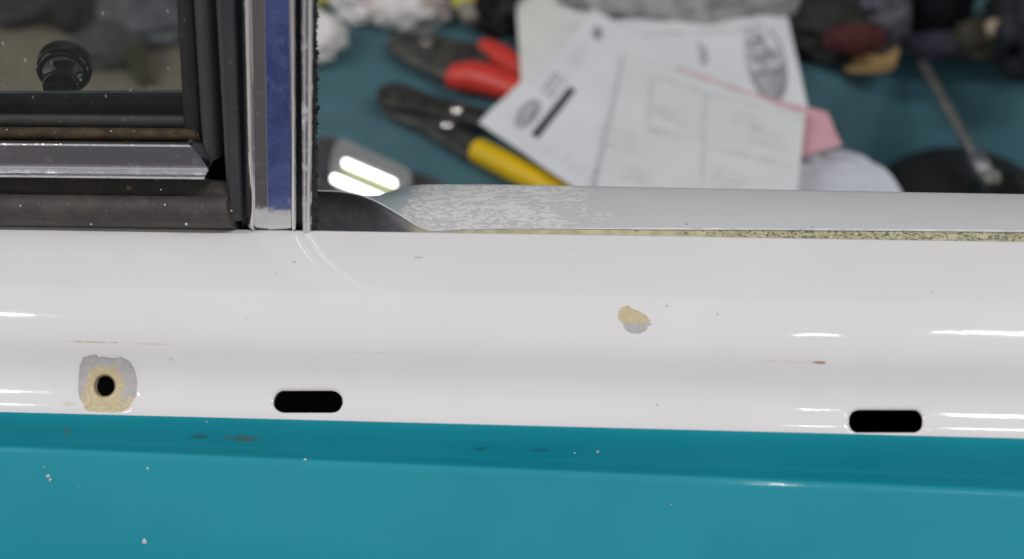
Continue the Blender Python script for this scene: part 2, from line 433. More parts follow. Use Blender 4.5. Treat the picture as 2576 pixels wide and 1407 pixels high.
def build_white():
    pts = []; edges = []; kind = []
    def loop(poly, kd):
        b = len(pts)
        for p in poly: pts.append(Vector(p)); kind.append(kd)
        for i in range(len(poly)): edges.append((b + i, b + (i + 1) % len(poly)))
    for i, h in enumerate(HO):
        loop(h, ('rim', i)); loop(off_poly(h, .00035), ('r1', i)); loop(off_poly(h, .0009), ('r2', i))
    for i, c in enumerate(CHIP):
        loop(c, ('chip', i)); loop(off_poly(c, -.00025), ('chipin', i))
    guard = [off_poly(h, .0012) for h in HO]
    cg = [(off_poly(c, .0004), off_poly(c, -.0005)) for c in CHIP]
    ns = 74; xs = []
    x = XL
    while x < XR + 1e-9: xs.append(x); x += .002
    for x in xs:
        for j in range(ns + 1):
            s = SW[-1]*j/ns; p = (x, s)
            if any(inside(p, g) for g in guard): continue
            if any(inside(p, o) and not inside(p, n_) for o, n_ in cg): continue
            pts.append(Vector(p)); kind.append(('g', 0))
    vo, eo, fo, ov, oe, of = geometry.delaunay_2d_cdt(pts, edges, [], 0, 1e-7)
    V = []; uv = []
    for i, v in enumerate(vo):
        s = max(0, min(SW[-1], v.y)); y, z = W_at(s); n = W_n(s); k = kind[ov[i][0]] if ov[i] else ('g', 0)
        P = Vector((v.x, y, z))
        if k[0] == 'rim': P -= n*.00045
        if k[0] == 'r1': P -= n*.00014
        q = (v.x, v.y); h = 0
        for ci, c in enumerate(CHIP):
            if k[0] != 'chip' and inside(q, c): h = .00013
        P -= n*h
        # gentle hand-worked waviness of old sheet metal
        P += n*(.00022*noise.noise(Vector((v.x*14, s*26, 3))))
        V.append(P); uv.append((v.x, v.y))
    F = []; mi = []
    for f in fo:
        c = (sum(vo[i].x for i in f)/len(f), sum(vo[i].y for i in f)/len(f))
        if any(inside(c, h) for h in HO): continue
        F.append(f); mi.append(1 if inside(c, CHIP[0]) else 2 if inside(c, CHIP[1]) else 0)
    # orient outward
    n0 = (V[F[0][1]] - V[F[0][0]]).cross(V[F[0][2]] - V[F[0][0]])
    if n0.z < 0: F = [tuple(reversed(f)) for f in F]
    # sheet thickness seen in the holes
    for h in HO:
        b = len(V)
        for p in h:
            y, z = W_at(p[1]); n = W_n(p[1])
            V.append(Vector((p[0], y, z)) - n*.00045); uv.append(p)
            V.append(Vector((p[0], y, z)) - n*.0017); uv.append(p)
        m = len(h)
        for i in range(m):
            k = (i + 1) % m; F.append((b + 2*i, b + 2*i + 1, b + 2*k + 1, b + 2*k)); mi.append(3)
    # hem turned down along the window slot
    b = len(V); hem = [(.0000, .0000), (.0006, -.0002), (.0010, -.0008), (.0011, -.002), (.0011, -.02)]
    for x in xs:
        w0 = .00022*noise.noise(Vector((x*14, 0, 3)))
        for y, z in hem: V.append(Vector((x, y, z + w0))); uv.append((x, -y))
    for i in range(len(xs) - 1):
        for j in range(len(hem) - 1):
            a = b + i*len(hem) + j; c = a + len(hem); F.append((a, c, c + 1, a + 1)); mi.append(0)
    return mk("upper_skin", V, F, [MAT_WHITE, MAT_CHIP1, MAT_CHIP2, MAT_EDGE], door, sharp=38, mi=mi, uv=uv)
upper = build_white(); tag(upper, "white painted upper skin with chipped primer patches and clip holes")

# lower skin: the groove under the paint edge widens to the right
iband = next(i for i, p in enumerate(PT) if i*3 >= 122)
def build_teal():
    V = []; uv = []; n = len(PT); xs = [XL + .004*i for i in range(151)]
    for x in xs:
        k = lerp(.79, 1.17, (x + .165)/.31)
        off = Vector((0, 0)); prev = PT[0]; p = Vector(PT[0]); s = 0
        for j in range(n):
            if j:
                d = Vector(PT[j]) - Vector(PT[j - 1]); kk = k if j <= iband else 1
                p = p + d*kk; s += d.length*kk
            w_ = .00022*noise.noise(Vector((x*14, (SW[-1] + s)*26, 3)))
            V.append(Vector((x, p.x - w_*.6, p.y + w_*.6))); uv.append((x, s))
    F = [tuple(reversed(f)) for f in grid_faces(len(xs), n)]
    return mk("lower_skin", V, F, MAT_TEAL, door, sharp=60, uv=uv)
lower = build_teal(); tag(lower, "turquoise painted lower skin below the white")
from mathutils.bvhtree import BVHTree
bvh = BVHTree.FromPolygons([v.co for v in lower.data.vertices], [tuple(p.vertices) for p in lower.data.polygons])

# hollow inside of the door: inner wall, floor and ends so that the holes look into the dark
yb, zb = PT[-1]
mk("door_cavity_lining", [(XL, .0275, -.07), (XR, .0275, -.07), (XR, .0275, zb), (XL, .0275, zb), (XL, yb, zb), (XR, yb, zb)],
   [(0, 1, 2, 3), (3, 2, 5, 4)], MAT_BLACK, door, sharp=None)
endp = [(y, z) for y, z in PW[::4]] + [(y, z) for y, z in PT[::6]] + [(yb, zb), (.0275, zb), (.0275, -.02), (.002, -.02)]
for x in (XL + .001, XR - .001):
    mk("door_end", [(x, y, z) for y, z in endp], [tuple(range(len(endp)))], MAT_BLACK, door, sharp=None)

# paint flecks stuck on the turquoise
MAT_FLECK = simple("white_fleck", (.6, .62, .6), .6)
for i, (px, py, r_) in enumerate(((120, 1198, 6), (126, 1208, 5), (111, 1176, 3), (371, 1179, 4.5), (363, 1361, 8), (768, 1157, 4), (1503, 1137, 4), (1446, 1140, 3), (1688, 1270, 2.5), (198, 1225, 2), (520, 1062, 2.5))):
    h = bvh.ray_cast(CAM, ray(px, py))
    if h[0] is None: continue
    c, n = h[0], h[1]; t = Vector((1, 0, 0)); b = n.cross(t)
    V = [c + n*.0004]; m = 9; rf = random.Random(i)
    for k in range(m):
        a = 2*math.pi*k/m; q = r_/8600*rf.uniform(.6, 1.25)
        V.append(c + (t*math.cos(a) + b*math.sin(a))*q - n*.00005)
    mk("paint_fleck", V, [(0, 1 + k, 1 + (k + 1) % m) for k in range(m)], MAT_FLECK, door, sharp=None)

# ------------------------------------------------------------------ inner panel behind the window slot
def wrinkle():
    m = M("grey_inner_paint"); co = m.co('Object'); s_ = m.sep(co)
    wob = m.noise(co, 60, 2)
    st = m.n('ShaderNodeMapping'); st.inputs['Scale'].default_value = (.33, 1, 1); st.inputs['Rotation'].default_value = (0, 0, R(-9)); m.l(co, st.inputs[0])
    nz = m.noise(st.outputs[0], 720, 3, .55, 1.6)
    xx = m.math('ADD', s_[0], m.math('MULTIPLY', m.math('SUBTRACT', wob, .5), .03))
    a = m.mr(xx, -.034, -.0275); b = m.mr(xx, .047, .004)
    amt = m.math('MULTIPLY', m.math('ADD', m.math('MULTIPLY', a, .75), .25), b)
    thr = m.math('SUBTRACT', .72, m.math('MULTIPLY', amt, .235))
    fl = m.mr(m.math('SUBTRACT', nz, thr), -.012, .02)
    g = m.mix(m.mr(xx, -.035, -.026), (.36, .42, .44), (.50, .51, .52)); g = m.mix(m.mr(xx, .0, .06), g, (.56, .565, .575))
    c = m.mix(fl, g, (.67, .665, .645))
    v = m.vor(co, 110); k = m.math('MULTIPLY', m.mr(v.outputs['Distance'], .06, .03), m.mr(m.sep(v.outputs['Color'])[0], .75, .78))
    c = m.mix(m.math('MULTIPLY', k, .6), c, (.2, .19, .18))
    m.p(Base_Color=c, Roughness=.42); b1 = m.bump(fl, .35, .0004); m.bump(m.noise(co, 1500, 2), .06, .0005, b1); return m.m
MAT_INNER = wrinkle()
def flange_mat():
    m = M("flange_primer"); co = m.co('Object'); s_ = m.sep(co)
    nz = m.noise(co, 500, 5, .65); x = s_[0]
    ye = m.mix(m.mr(m.noise(co, 220, 4), .35, .65), (.40, .36, .20), (.55, .50, .30))
    ye = m.mix(m.mr(x, -.02, .0, .45, 0), ye, (.30, .25, .15))
    st = m.n('ShaderNodeMapping'); st.inputs['Scale'].default_value = (.6, 1, 1); m.l(co, st.inputs[0])
    sp_ = m.noise(st.outputs[0], 1500, 4, .6, .8)
    k = m.math('SUBTRACT', sp_, m.math('ADD', .70, m.math('MULTIPLY', m.mr(x, .01, .09), -.17)))
    ye = m.mix(m.mr(k, -.01, .015), ye, (.10, .12, .09))
    gr = m.mix(m.mr(nz, .3, .7), (.145, .14, .15), (.20, .195, .205))
    c = m.mix(m.mr(x, -.0305, -.0245), gr, ye)
    m.p(Base_Color=c, Roughness=.55); m.bump(nz, .3, .0005); return m.m
MAT_FLANGE = flange_mat()
MAT_LIPW = simple("chipped_white_lip", (.66, .67, .69), .3, bump=.3, bscale=900)
Ykey = [(-.10, .017), (-.062, .0155), (-.052, .014), (-.042, .0115), (-.034, .0085), (-.027, .0062), (.3, .0062)]
LIP_PX = [(640, 474), (740, 474), (800, 478), (850, 479), (890, 485), (930, 497), (970, 517), (1010, 541), (1040, 561), (1065, 574), (1090, 580), (1130, 576), (1250, 573), (1400, 573), (1800, 574), (2200, 576), (2576, 580), (2900, 583), (3300, 587)]
REAR_PX = [(640, 640), (800, 545), (880, 520), (940, 497), (985, 482), (1020, 471), (1050, 466), (1120, 464.5), (1288, 466), (1500, 470), (2000, 480), (2576, 490), (2900, 495), (3300, 502)]
def chaikin_open(P, it=2):
    for _ in range(it):
        q = [P[0]]
        for a, b in zip(P, P[1:]): q += [(a[0]*.75 + b[0]*.25, a[1]*.75 + b[1]*.25), (a[0]*.25 + b[0]*.75, a[1]*.25 + b[1]*.75)]
        q.append(P[-1]); P = q
    return P
def lip_point(px, py):
    p = at_y(px, py, .006)
    for _ in range(4): p = at_y(px, py, interp(Ykey, p.x))
    return p
LIP = [lip_point(*p) for p in chaikin_open(LIP_PX)]
REAR = [at_y(px, py, .0265) for px, py in chaikin_open(REAR_PX)]
def by_x(P, x):
    for a, b in zip(P, P[1:]):
        if x <= b.x: t = max(0, (x - a.x)/max(1e-9, b.x - a.x)); return a.lerp(b, t)
    return P[-1]
xs = [-.094 + .0015*i for i in range(230)]
V = []; nr = 12
rl = random.Random(3)
for x in xs:
    a = by_x(LIP, x); b = by_x(REAR, x); a.x = b.x = x
    a.z += .00018*noise.noise(Vector((x*420, 0, 1)))*sstep(.06, -.02, x)
    col = [a + Vector((0, -.0002, -.0006)), a]
    for j in range(1, nr):
        t = j/nr; p = a.lerp(b, t); p.z += .0011*math.sin(math.pi*t)*sstep(-.05, -.02, x) + .00015*noise.noise(Vector((x*30, t*3, 2))); col.append(p)
    col += [b, b + Vector((0, .0010, -.0006)), b + Vector((0, .0015, -.0018)), b + Vector((0, .0018, -.016)), b + Vector((0, .0018, -.09))]
    V += col
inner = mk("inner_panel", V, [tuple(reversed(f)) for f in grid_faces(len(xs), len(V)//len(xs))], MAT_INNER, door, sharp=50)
tag(inner, "grey painted inner door ledge with wrinkled lifting paint")
V = []; 
for x in xs:
    a = by_x(LIP, x); a.x = x
    a.z += .00018*noise.noise(Vector((x*420, 0, 1)))*sstep(.06, -.02, x)
    k = sstep(-.020, -.045, x)
    m_ = 1 - k
    V += [a + Vector((0, -.0002, -.0006)), a + Vector((0, .0001 - .0007*m_, -.0010)), a + Vector((0, .0006*k - .0022*m_, -.002 + .0002*m_)), a + Vector((0, .0014*k - .0042*m_, -.006 + .0028*m_)), a + Vector((0, .001*k - .0048*m_, -.012 + .007*m_)), a + Vector((0, -.004*k - .0048*m_, -.02)), a + Vector((0, -.0048*m_, -.06))]
fl = mk("front_flange", V, [tuple(reversed(f)) for f in grid_faces(len(xs), 7)], MAT_FLANGE, inner, sharp=60)
tag(fl, "flange face with yellow primer, dark grey at the curved end")
# bright rolled lip
secs = []
for i, x in enumerate(xs):
    a = by_x(LIP, x); a.x = x
    r_ = .00022 + .00022*sstep(.02, .06, x) + .00014*max(0, noise.noise(Vector((x*900, 4, 1))))
    if -.03 < x < .02: r_ *= .6 + .6*max(0, noise.noise(Vector((x*260, 9, 1)))*2)
    c = a + Vector((0, -.0001, -.00025))
    secs.append([c + Vector((0, math.cos(t)*r_, math.sin(t)*r_)) for t in [k*math.pi/4 for k in range(8)]])
sweep("rolled_lip", secs, MAT_LIPW, inner)

# ------------------------------------------------------------------ vent window assembly
TH = R(8.0); VO = Vector((0, .003, 0)); VW = Vector((0, math.sin(TH), math.cos(TH))); VN = Vector((0, -math.cos(TH), math.sin(TH)))
def vpt(x, h, d): return Vector((x, 0, 0)) + VO + VW*h + VN*d
def vpx(px, py, d=0.0):
    p = at_plane(px, py, VO + VN*d, VN); return p.x, (p - VO).dot(VW)
def chrome_mat(name, rough, bumps, sc_, tint=(.80, .79, .79)):
    m = M(name); co = m.co('Object'); st = m.n('ShaderNodeMapping'); st.inputs['Scale'].default_value = (1, 1, .08) if sc_ == 'v' else (1, 1, 1); m.l(co, st.inputs[0])
    nz = m.noise(st.outputs[0], 1400, 3, .6); sm = m.noise(co, 260, 4, .6)
    m.p(Base_Color=tint, Metallic=1.0, Roughness=m.mr(sm, .5, .75, rough, rough*3.2))
    b1 = m.bump(nz, bumps, .0003); m.bump(m.noise(co, 110, 2), .10, .0012, b1)
    return m.m
MAT_CHROME = chrome_mat("chrome", .085, .05, 'v')
MAT_SATIN = chrome_mat("worn_chrome", .34, .05, "v")
MAT_PITTED = chrome_mat("pitted_chrome", .09, .16, 'o', (.74, .73, .74))
def rubber(name, col, dirt, amt, rough=.6, speck=.5, sscale=420):
    m = M(name); co = m.co('Object'); nz = m.noise(co, 130, 5, .65)
    c = m.mix(m.math('MULTIPLY', m.mr(nz, .38, .68), amt), col, dirt)
    v = m.vor(co, sscale); k = m.math('MULTIPLY', m.mr(v.outputs['Distance'], .20, .10), m.mr(m.sep(v.outputs['Color'])[0], .62, .70))
    c = m.mix(m.math('MULTIPLY', k, speck), c, (.50, .46, .40))
    fn = m.noise(co, 1500, 4, .7); c = m.mix(m.mr(fn, .35, .7, 0, .5), c, dirt)
    m.p(Base_Color=c, Roughness=rough); m.bump(fn, .5, .0006); return m.m
MAT_RUB = rubber("dusty_rubber", (.042, .041, .040), (.085, .072, .06), .9, .6, .35, 700)
MAT_RUBD = rubber("black_rubber", (.012, .012, .013), (.03, .028, .026), .6, .5, .25)
MAT_CHAN = rubber("channel_rubber", (.048, .049, .054), (.07, .068, .068), .6, .45, .25)
MAT_GRIME = rubber("brown_grime", (.02, .014, .008), (.085, .055, .024), 1.0, .9, .9, 480)
MAT_BLK = simple("gloss_black", (.008, .008, .009), .4)

def vbar_x(t_top, t_bot, d):
    """edge line through measured columns at rows 0 and 560 -> function of h"""
    x0, h0 = vpx(t_top, 0, d); x1, h1 = vpx(t_bot, 560, d)
    return lambda h: lerp(x1, x0, (h - h1)/(h0 - h1))
HTOP, HB = .098, -.002
# division bar face as a height field with a recess that ends in a rounded U
D0 = .004
eL, eR = vbar_x(599, 613, D0), vbar_x(744, 747, D0)
h_u = vpx(690, 492, D0)[1]
def bar_depth(x, h):
    l, r_ = eL(h), eR(h); wd = r_ - l
    u = (x - l)
    il, ir = l + .0034, r_ - .0019                      # recess edges
    tx = (x - il)/(ir - il); split = .35
    d = .0030 + (tx*.0007 if tx < split else .00055 - (tx - split)*.00095)
    if tx <= 0:
        q = (x - l)/(il - l); d = max(.0018 + .0024*math.sin(min(1, q/.86)*math.pi*.42)/math.sin(math.pi*.42) - .0014*max(0, q - .86)/.14, .0016)
    elif tx >= 1:
        q = (r_ - x)/(r_ - ir); d = max(.0024 + .0016*math.sin(min(1, q/.8)*math.pi*.42)/math.sin(math.pi*.42) - .0014*max(0, q - .8)/.2, .0020)
    ed = min(u, r_ - x); d -= .0016*(1 - min(1, max(0, ed)/.0006))**2
    d -= .0030*(1 - min(1, max(0, h - HB)/.0035))**2
    return d
us = [i/110 for i in range(111)]
us_ = [0, .01, .02, .035, .05, .07, .09, .11, .13, .15, .17, .19, .21, .23, .25, .27, .30, .34, .38, .42, .45, .462, .468, .474, .48, .49, .52, .56, .60, .64, .68, .72, .76, .79, .82, .84, .86, .875, .89, .905, .92, .94, .955, .97, .98, .99, 1]
hs = [HB, HB + .0005] + [HB + .0006*i for i in range(2, 30)] + [HB + .018 + .004*i for i in range(0, 21)]
V = []
for h in hs:
    for u in us:
        x = lerp(eL(h), eR(h), u); V.append(vpt(x, h, bar_depth(x, h)))
nf = len(us); F = grid_faces(len(hs), nf)
F = [tuple(reversed(f)) for f in F]
# sides and back
b = len(V)
for h in hs: V += [vpt(eL(h), h, -.004), vpt(eR(h), h, -.004)]
for i in range(len(hs) - 1):
    F.append((i*nf, (i + 1)*nf, b + 2*(i + 1), b + 2*i)); F.append((i*nf + nf - 1, b + 2*i + 1, b + 2*(i + 1) + 1, (i + 1)*nf + nf - 1))
    F.append((b + 2*i, b + 2*(i + 1), b + 2*(i + 1) + 1, b + 2*i + 1))
V, F = fixn(V, F)
bar = mk("division_bar", V, F, MAT_CHROME, door, sharp=35)
tag(bar, "polished chrome upright bar between vent glass and window slot")
def vstrip(name, cL, cR, prof, mat, parent, hb=HB, ht=HTOP, cap=True, n=2, sharp=40):
    """upright moulding: prof = list of (0..1 across, depth)"""
    l, r_ = vbar_x(*cL, .003), vbar_x(*cR, .003); secs = []
    for i in range(n):
        h = lerp(hb, ht, i/(n - 1)); secs.append([vpt(lerp(l(h), r_(h), u), h, d) for u, d in prof])
    return sweep(name, secs, mat, parent, True, cap, sharp)
def arc(u0, u1, d0, d1, n=9, back=-.003):
    P = [(u0, back)]
    for i in range(n + 1):
        t = i/n; P.append((lerp(u0, u1, .5 - .5*math.cos(math.pi*t)), d0 + (d1 - d0)*math.sin(math.pi*t)))
    P.append((u1, back)); return P
vstrip("groove", (743, 746), (756, 758), [(0, .0008), (1, .0008), (1, -.003), (0, -.003)], MAT_BLK, bar)
vstrip("bead", (754, 757), (790, 785), arc(0, 1, .0006, .0040, 14, .0), MAT_SATIN, bar)
# fuzzy felt run along the slot side
l, r_ = vbar_x(788, 784, .002), vbar_x(796, 796, .002)
V = []; F = []; rnd = random.Random(11); n = 420
for i in range(n):
    h = lerp(HB, HTOP, i/(n - 1)); j = rnd.uniform(-.0005, .0004) + .0003*noise.noise(Vector((h*300, 0, 0)))
    if rnd.random() < .08: j += rnd.uniform(.0003, .0009)
    xr = r_(h) + j
    V += [vpt(l(h), h, .0002), vpt(l(h), h, .0022), vpt((l(h) + xr)/2, h, .0021 + rnd.uniform(0, .0004)), vpt(xr, h, .0012), vpt(xr - .0004, h, .0002)]
F = grid_faces(n, 5); V, F = fixn(V, F)
mk("felt_edge", V, F, MAT_RUBD, bar, sharp=None)
# channel and seals at the left of the bar
HCH = vpx(590, 556, .003)[1]
vstrip("gap_strip", (583, 604), (602, 616), [(0, .001), (1, .001), (1, -.003), (0, -.003)], MAT_BLK, door)
ch = vstrip("glass_channel", (542, 573), (588, 609), [(0, -.003), (0, .0022), (.06, .0030), (.30, .0036), (.36, .0033), (.92, .0030), (1, .0022), (1, -.003)], MAT_CHAN, door, hb=HCH)
vstrip("shadow_gap", (515, 560), (543, 575), [(0, -.004), (1, -.004), (1, -.006), (0, -.006)], MAT_BLK, door, hb=.004)
HT0 = vpx(500, 445, .0)[1]
vstrip("seal_tube", (474, 508), (529, 556), arc(0, 1, -.003, .0008, 12, -.006), MAT_CHAN, door, hb=vpx(500, 400, 0)[1], sharp=60)
vstrip("glass_seal", (428, 462), (480, 512), arc(0, 1, -.0035, -.0012, 8, -.008), MAT_RUBD, door, hb=vpx(480, 372, 0)[1], sharp=60)

def hstrip(name, rows, d_ref, x_right_fn, mat, parent, x_left=-.215, nx=60, jit=0, sharp=40, cap_right=True):
    """horizontal moulding: rows = list of (pixel row measured at column 300, depth); right end follows x_right_fn(index)"""
    P = [(vpx(300, r_, d)[1], d) for r_, d in rows]; n = len(P); V = []
    for i in range(nx):
        t = i/(nx - 1)
        for j, (h, d) in enumerate(P):
            x = lerp(x_left, x_right_fn(rows[j][0]), t)
            dd = d + (jit*noise.noise(Vector((x*170, h*400, 5))) if jit else 0)
            V.append(vpt(x, h + slope*(x - X300), dd))
    F = grid_faces(nx, n)
    b = len(V); V += [p - VN*.006 for p in V[(nx - 1)*n:(nx)*n]]
    for j in range(n - 1): a = (nx - 1)*n + j; F.append((a, a + 1, b + j + 1, b + j))
    V, F = fixn(V, F)
    n0 = F[0]; q = (V[n0[1]] - V[n0[0]]).cross(V[n0[2]] - V[n0[0]])
    if q.dot(VN) < 0: F = [tuple(reversed(f)) for f in F]
    return mk(name, V, F, mat, parent, sharp=sharp)
X300 = vpx(300, 450, .004)[0]
xa, ha = vpx(0, 352, .004); xb, hb_ = vpx(470, 356, .004); slope = (hb_ - ha)/(xb - xa)
def xr_m(row):     # right end of the chrome sill: a quarter-round corner
    tab = [(350, 455), (355, 461), (360, 470), (366, 478), (371, 485), (380, 493), (389, 501), (399, 509), (410, 517), (420, 523), (425, 527), (432, 530), (446, 529), (456, 522)]
    return vpx(interp(tab, row), row, .005)[0]
hstrip("sill_moulding", [(350, -.002)] + [(354 + 17*(1 - math.cos(k*math.pi/24)), .0005 + .0044*math.sin(k*math.pi/24)) for k in range(13)] + [ (378, .00502), (385, .00514), (392, .00526), (399, .00538), (406, .0055), (413, .00562), (422, .00578), (425, .0062), (430, .0075), (438, .0092), (444, .0100), (449, .0098), (453, .0080), (456, .004), (457, -.001)], 0, xr_m, MAT_PITTED, door, nx=40, sharp=11)
def xr_w(row): return vpx(interp([(445, 560), (500, 573), (580, 592)], row), row, .004)[0]
hstrip("weatherstrip", [(450, -.001), (456, .0016), (468, .0018), (480, .0024), (490, .0036), (497, .0050), (506, .0066), (520, .0078), (540, .0084), (556, .0080), (566, .0066), (571, .0045), (578, .001), (584, -.001)], 0, xr_w, MAT_RUB, door, nx=120, jit=.00025, sharp=60)
def xr_g(row): return vpx(interp([(318, 482), (352, 500), (420, 540)], row), row, 0)[0]
hstrip("grime_ledge", [(321, -.004), (323, -.0016), (328, -.0004), (335, .0004), (343, .0008), (349, .0004), (353, -.001), (366, -.002)], 0, xr_g, MAT_GRIME, door, nx=120, jit=.0003, sharp=60)
def xr_s(row): return vpx(478, 320, 0)[0]
hstrip("sill_seal", [(286, -.0062), (288, -.0046), (296, -.0036), (312, -.0028), (324, -.0030), (330, -.006)], 0, xr_s, MAT_RUBD, door, nx=60, jit=.0002, sharp=60)
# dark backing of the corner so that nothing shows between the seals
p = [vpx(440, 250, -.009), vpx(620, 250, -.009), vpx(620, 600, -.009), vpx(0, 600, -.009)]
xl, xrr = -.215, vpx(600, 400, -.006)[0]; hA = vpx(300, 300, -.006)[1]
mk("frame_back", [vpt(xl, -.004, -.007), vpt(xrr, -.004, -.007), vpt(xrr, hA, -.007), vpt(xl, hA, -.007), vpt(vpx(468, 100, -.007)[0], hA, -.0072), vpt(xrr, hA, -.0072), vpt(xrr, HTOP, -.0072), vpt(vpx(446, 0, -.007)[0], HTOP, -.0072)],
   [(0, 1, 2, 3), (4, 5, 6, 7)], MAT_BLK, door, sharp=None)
# a torn rubber scrap and a few crumbs on the sill
for (px, py, r_) in ((322, 478, 6), (402, 483, 2), (412, 521, 2.4), (466, 570, 3.4), (226, 570, 2.4), (48, 523, 2), (580, 536, 2)):
    x, h = vpx(px, py, .009); c = vpt(x, h, .0078)
    crumple("grit_crumb", c, (r_/8600,)*3, MAT_FLECK if r_ != 6 else MAT_GRIME, px, door, sub=2, amp=.4, loc=(0, 0, 0))

# vent glass with dust
def glass_mat():
    m = M("dusty_glass"); m.t.nodes.remove(m.b); co = m.co('Object')
    tr = m.n('ShaderNodeBsdfTransparent'); tr.inputs[0].default_value = (.80, .82, .80, 1)
    gl = m.n('ShaderNodeBsdfGlossy'); gl.inputs['Roughness'].default_value = .02
    fr = m.n('ShaderNodeFresnel'); fr.inputs[0].default_value = 1.5
    a = m.n('ShaderNodeMixShader'); m.l(fr.outputs[0], a.inputs[0]); m.l(tr.outputs[0], a.inputs[1]); m.l(gl.outputs[0], a.inputs[2])
    df = m.n('ShaderNodeBsdfDiffuse'); df.inputs[0].default_value = (.6, .6, .58, 1)
    st = m.n('ShaderNodeMapping'); st.inputs['Scale'].default_value = (1, 1, .55); st.inputs['Rotation'].default_value = (0, R(28), 0); m.l(co, st.inputs[0])
    v = m.vor(st.outputs[0], 300); k = m.math('MULTIPLY', m.mr(v.outputs['Distance'], .16, .06), m.mr(m.sep(v.outputs['Color'])[0], .30, .9))
    film = m.mr(m.noise(co, 60, 4), .3, .8, .008, .03)
    k = m.math('MAXIMUM', m.math('MULTIPLY', k, .45), film)
    q = m.n('ShaderNodeMixShader'); m.l(k, q.inputs[0]); m.l(a.outputs[0], q.inputs[1]); m.l(df.outputs[0], q.inputs[2]); m.l(q.outputs[0], m.out.inputs[0])
    return m.m
gx0, gx1 = -.215, vpx(470, 100, -.006)[0]; gh0 = vpx(200, 320, -.006)[1]
V = [vpt(x, h, d) for d in (-.0045, -.0075) for x, h in ((gx0, gh0), (gx1, gh0), (gx1, HTOP), (gx0, HTOP))]
V, F = fixn(V, [(0, 1, 2, 3), (7, 6, 5, 4), (0, 4, 5, 1), (1, 5, 6, 2), (2, 6, 7, 3), (3, 7, 4, 0)])
tag(mk("vent_glass", V, F, glass_mat(), door, sharp=None), "dusty vent window pane")

# dark garnish rail behind the glass, and the knob of the vent crank
MAT_RAIL = simple("dark_green_rail", (.07, .10, .14), .22, coat=.5)
MAT_RAILE = simple("pale_rail_edge", (.35, .45, .42), .3)
yr = .030
pA, pB = at_y(-60, 236, yr), at_y(500, 233, yr)
def zrail(x): return lerp(pA.z, pB.z, (x - pA.x)/(pB.x - pA.x))
xs_r = [-.24 + .005*i for i in range(36)]
V = []
for x in xs_r:
    z = zrail(x); V += [Vector((x, yr - .010, z - .05)), Vector((x, yr - .003, z - .012)), Vector((x, yr - .0004, z - .0012)), Vector((x, yr, z - .0004)), Vector((x, yr + .0008, z)), Vector((x, yr + .0016, z - .0006)), Vector((x, yr + .003, z - .03))]
rail = mk("garnish_rail", V, [tuple(reversed(f)) for f in grid_faces(len(xs_r), 7)], MAT_RAIL, door, sharp=40)
V = []
for x in xs_r:
    z = zrail(x); V += [Vector((x, yr - .0002, z + .00005)), Vector((x, yr + .0002, z + .0003)), Vector((x, yr + .0009, z + .0003)), Vector((x, yr + .0011, z + .00005))]
mk("rail_edge", V, [tuple(reversed(f)) for f in grid_faces(len(xs_r), 4)], MAT_RAILE, rail, sharp=None)
MAT_KNOB = simple("black_knob", (.009, .010, .011), .12, coat=1.0)
kb = at_y(152, 221, .034)
ax = Vector((-.19, .97, -.03))
stem = lathe("crank_knob", kb, ax, [(0.00000, -0.00027), (0.00468, -0.00027), (0.00522, 0.00000), (0.00531, 0.00054), (0.00504, 0.00108), (0.00486, 0.00270), (0.00495, 0.00450), (0.00540, 0.00630), (0.00612, 0.00765), (0.00666, 0.00828)], MAT_KNOB, door, 48)
lathe("knob_cap", kb, ax, [(0.00612, 0.00774), (0.00693, 0.00792), (0.00738, 0.00828), (0.00747, 0.00891), (0.00765, 0.00936), (0.00819, 0.00963), (0.00846, 0.01026), (0.00846, 0.01350), (0.00801, 0.01485), (0.00540, 0.01575), (0.00000, 0.01620)], MAT_KNOB, stem, 120, knurl=lambda i, j: 1 - .05*(i % 2)*(1 if 6 <= j <= 8 else 0))
def knobpost():
    p0 = kb - ax*.0002; p1 = Vector((kb.x + .001, yr + .004, kb.z - .03))
    ring = lambda c, r_: [c + Vector((math.cos(t)*r_, 0, math.sin(t)*r_)) for t in [k*math.pi/6 for k in range(12)]]
    return sweep("crank_arm", [[p + Vector((math.cos(t)*.003, math.sin(t)*.002, 0)) for t in [k*math.pi/6 for k in range(12)]] for p in (p1, p0 + Vector((0, .001, 0)))], MAT_KNOB, stem)
knobpost()

# ------------------------------------------------------------------ seat with its cloth cover
SZ = -.150
def cloth_mat(name, col, sc_=1300):
    m = M(name); co = m.co('Object'); nz = m.noise(co, 40, 4); wv = m.noise(co, sc_, 2)
    c = m.mix(m.mr(nz, .3, .7), tuple(x*.85 for x in col), tuple(x*1.12 for x in col))
    c = m.mix(m.mr(wv, .35, .7, 0, .35), c, tuple(x*.6 for x in col))
    m.p(Base_Color=c, Roughness=.9); m.b.inputs['Sheen Weight'].default_value = .25; m.bump(wv, .4, .001); return m.m
MAT_CLOTH = cloth_mat("teal_cloth", (.045, .145, .18))
def seat_z(x, y):
    ye = lerp(.10, .335, sstep(.02, .17, x))
    ye += .004*noise.noise(Vector((x*9, 0, 2)))
    z = SZ + .004*noise.noise(Vector((x*7, y*7, 1))) + .0015*noise.noise(Vector((x*26, y*20, 4)))
    d = ye - y
    if d > -.03:
        t = max(0, d + .03); r_ = .045
        z -= r_ - math.sqrt(max(0, r_*r_ - min(t, r_*.97)**2)) + max(0, t - r_*.97)*3.2
    t = max(0, -.150 - x); z -= min(t*t*9, .3)
    return max(z, -.42)
nx_, ny_ = 150, 110; V = []
for i in range(nx_):
    for j in range(ny_):
        x = -.26 + .79*i/(nx_ - 1); y = .085 + .85*(j/(ny_ - 1))**1.35; V.append(Vector((x, y, seat_z(x, y))))
seat = tag(mk("seat", V, [tuple(reversed(f)) for f in grid_faces(nx_, ny_)], MAT_CLOTH, door, sharp=80), "seat covered in teal cloth")
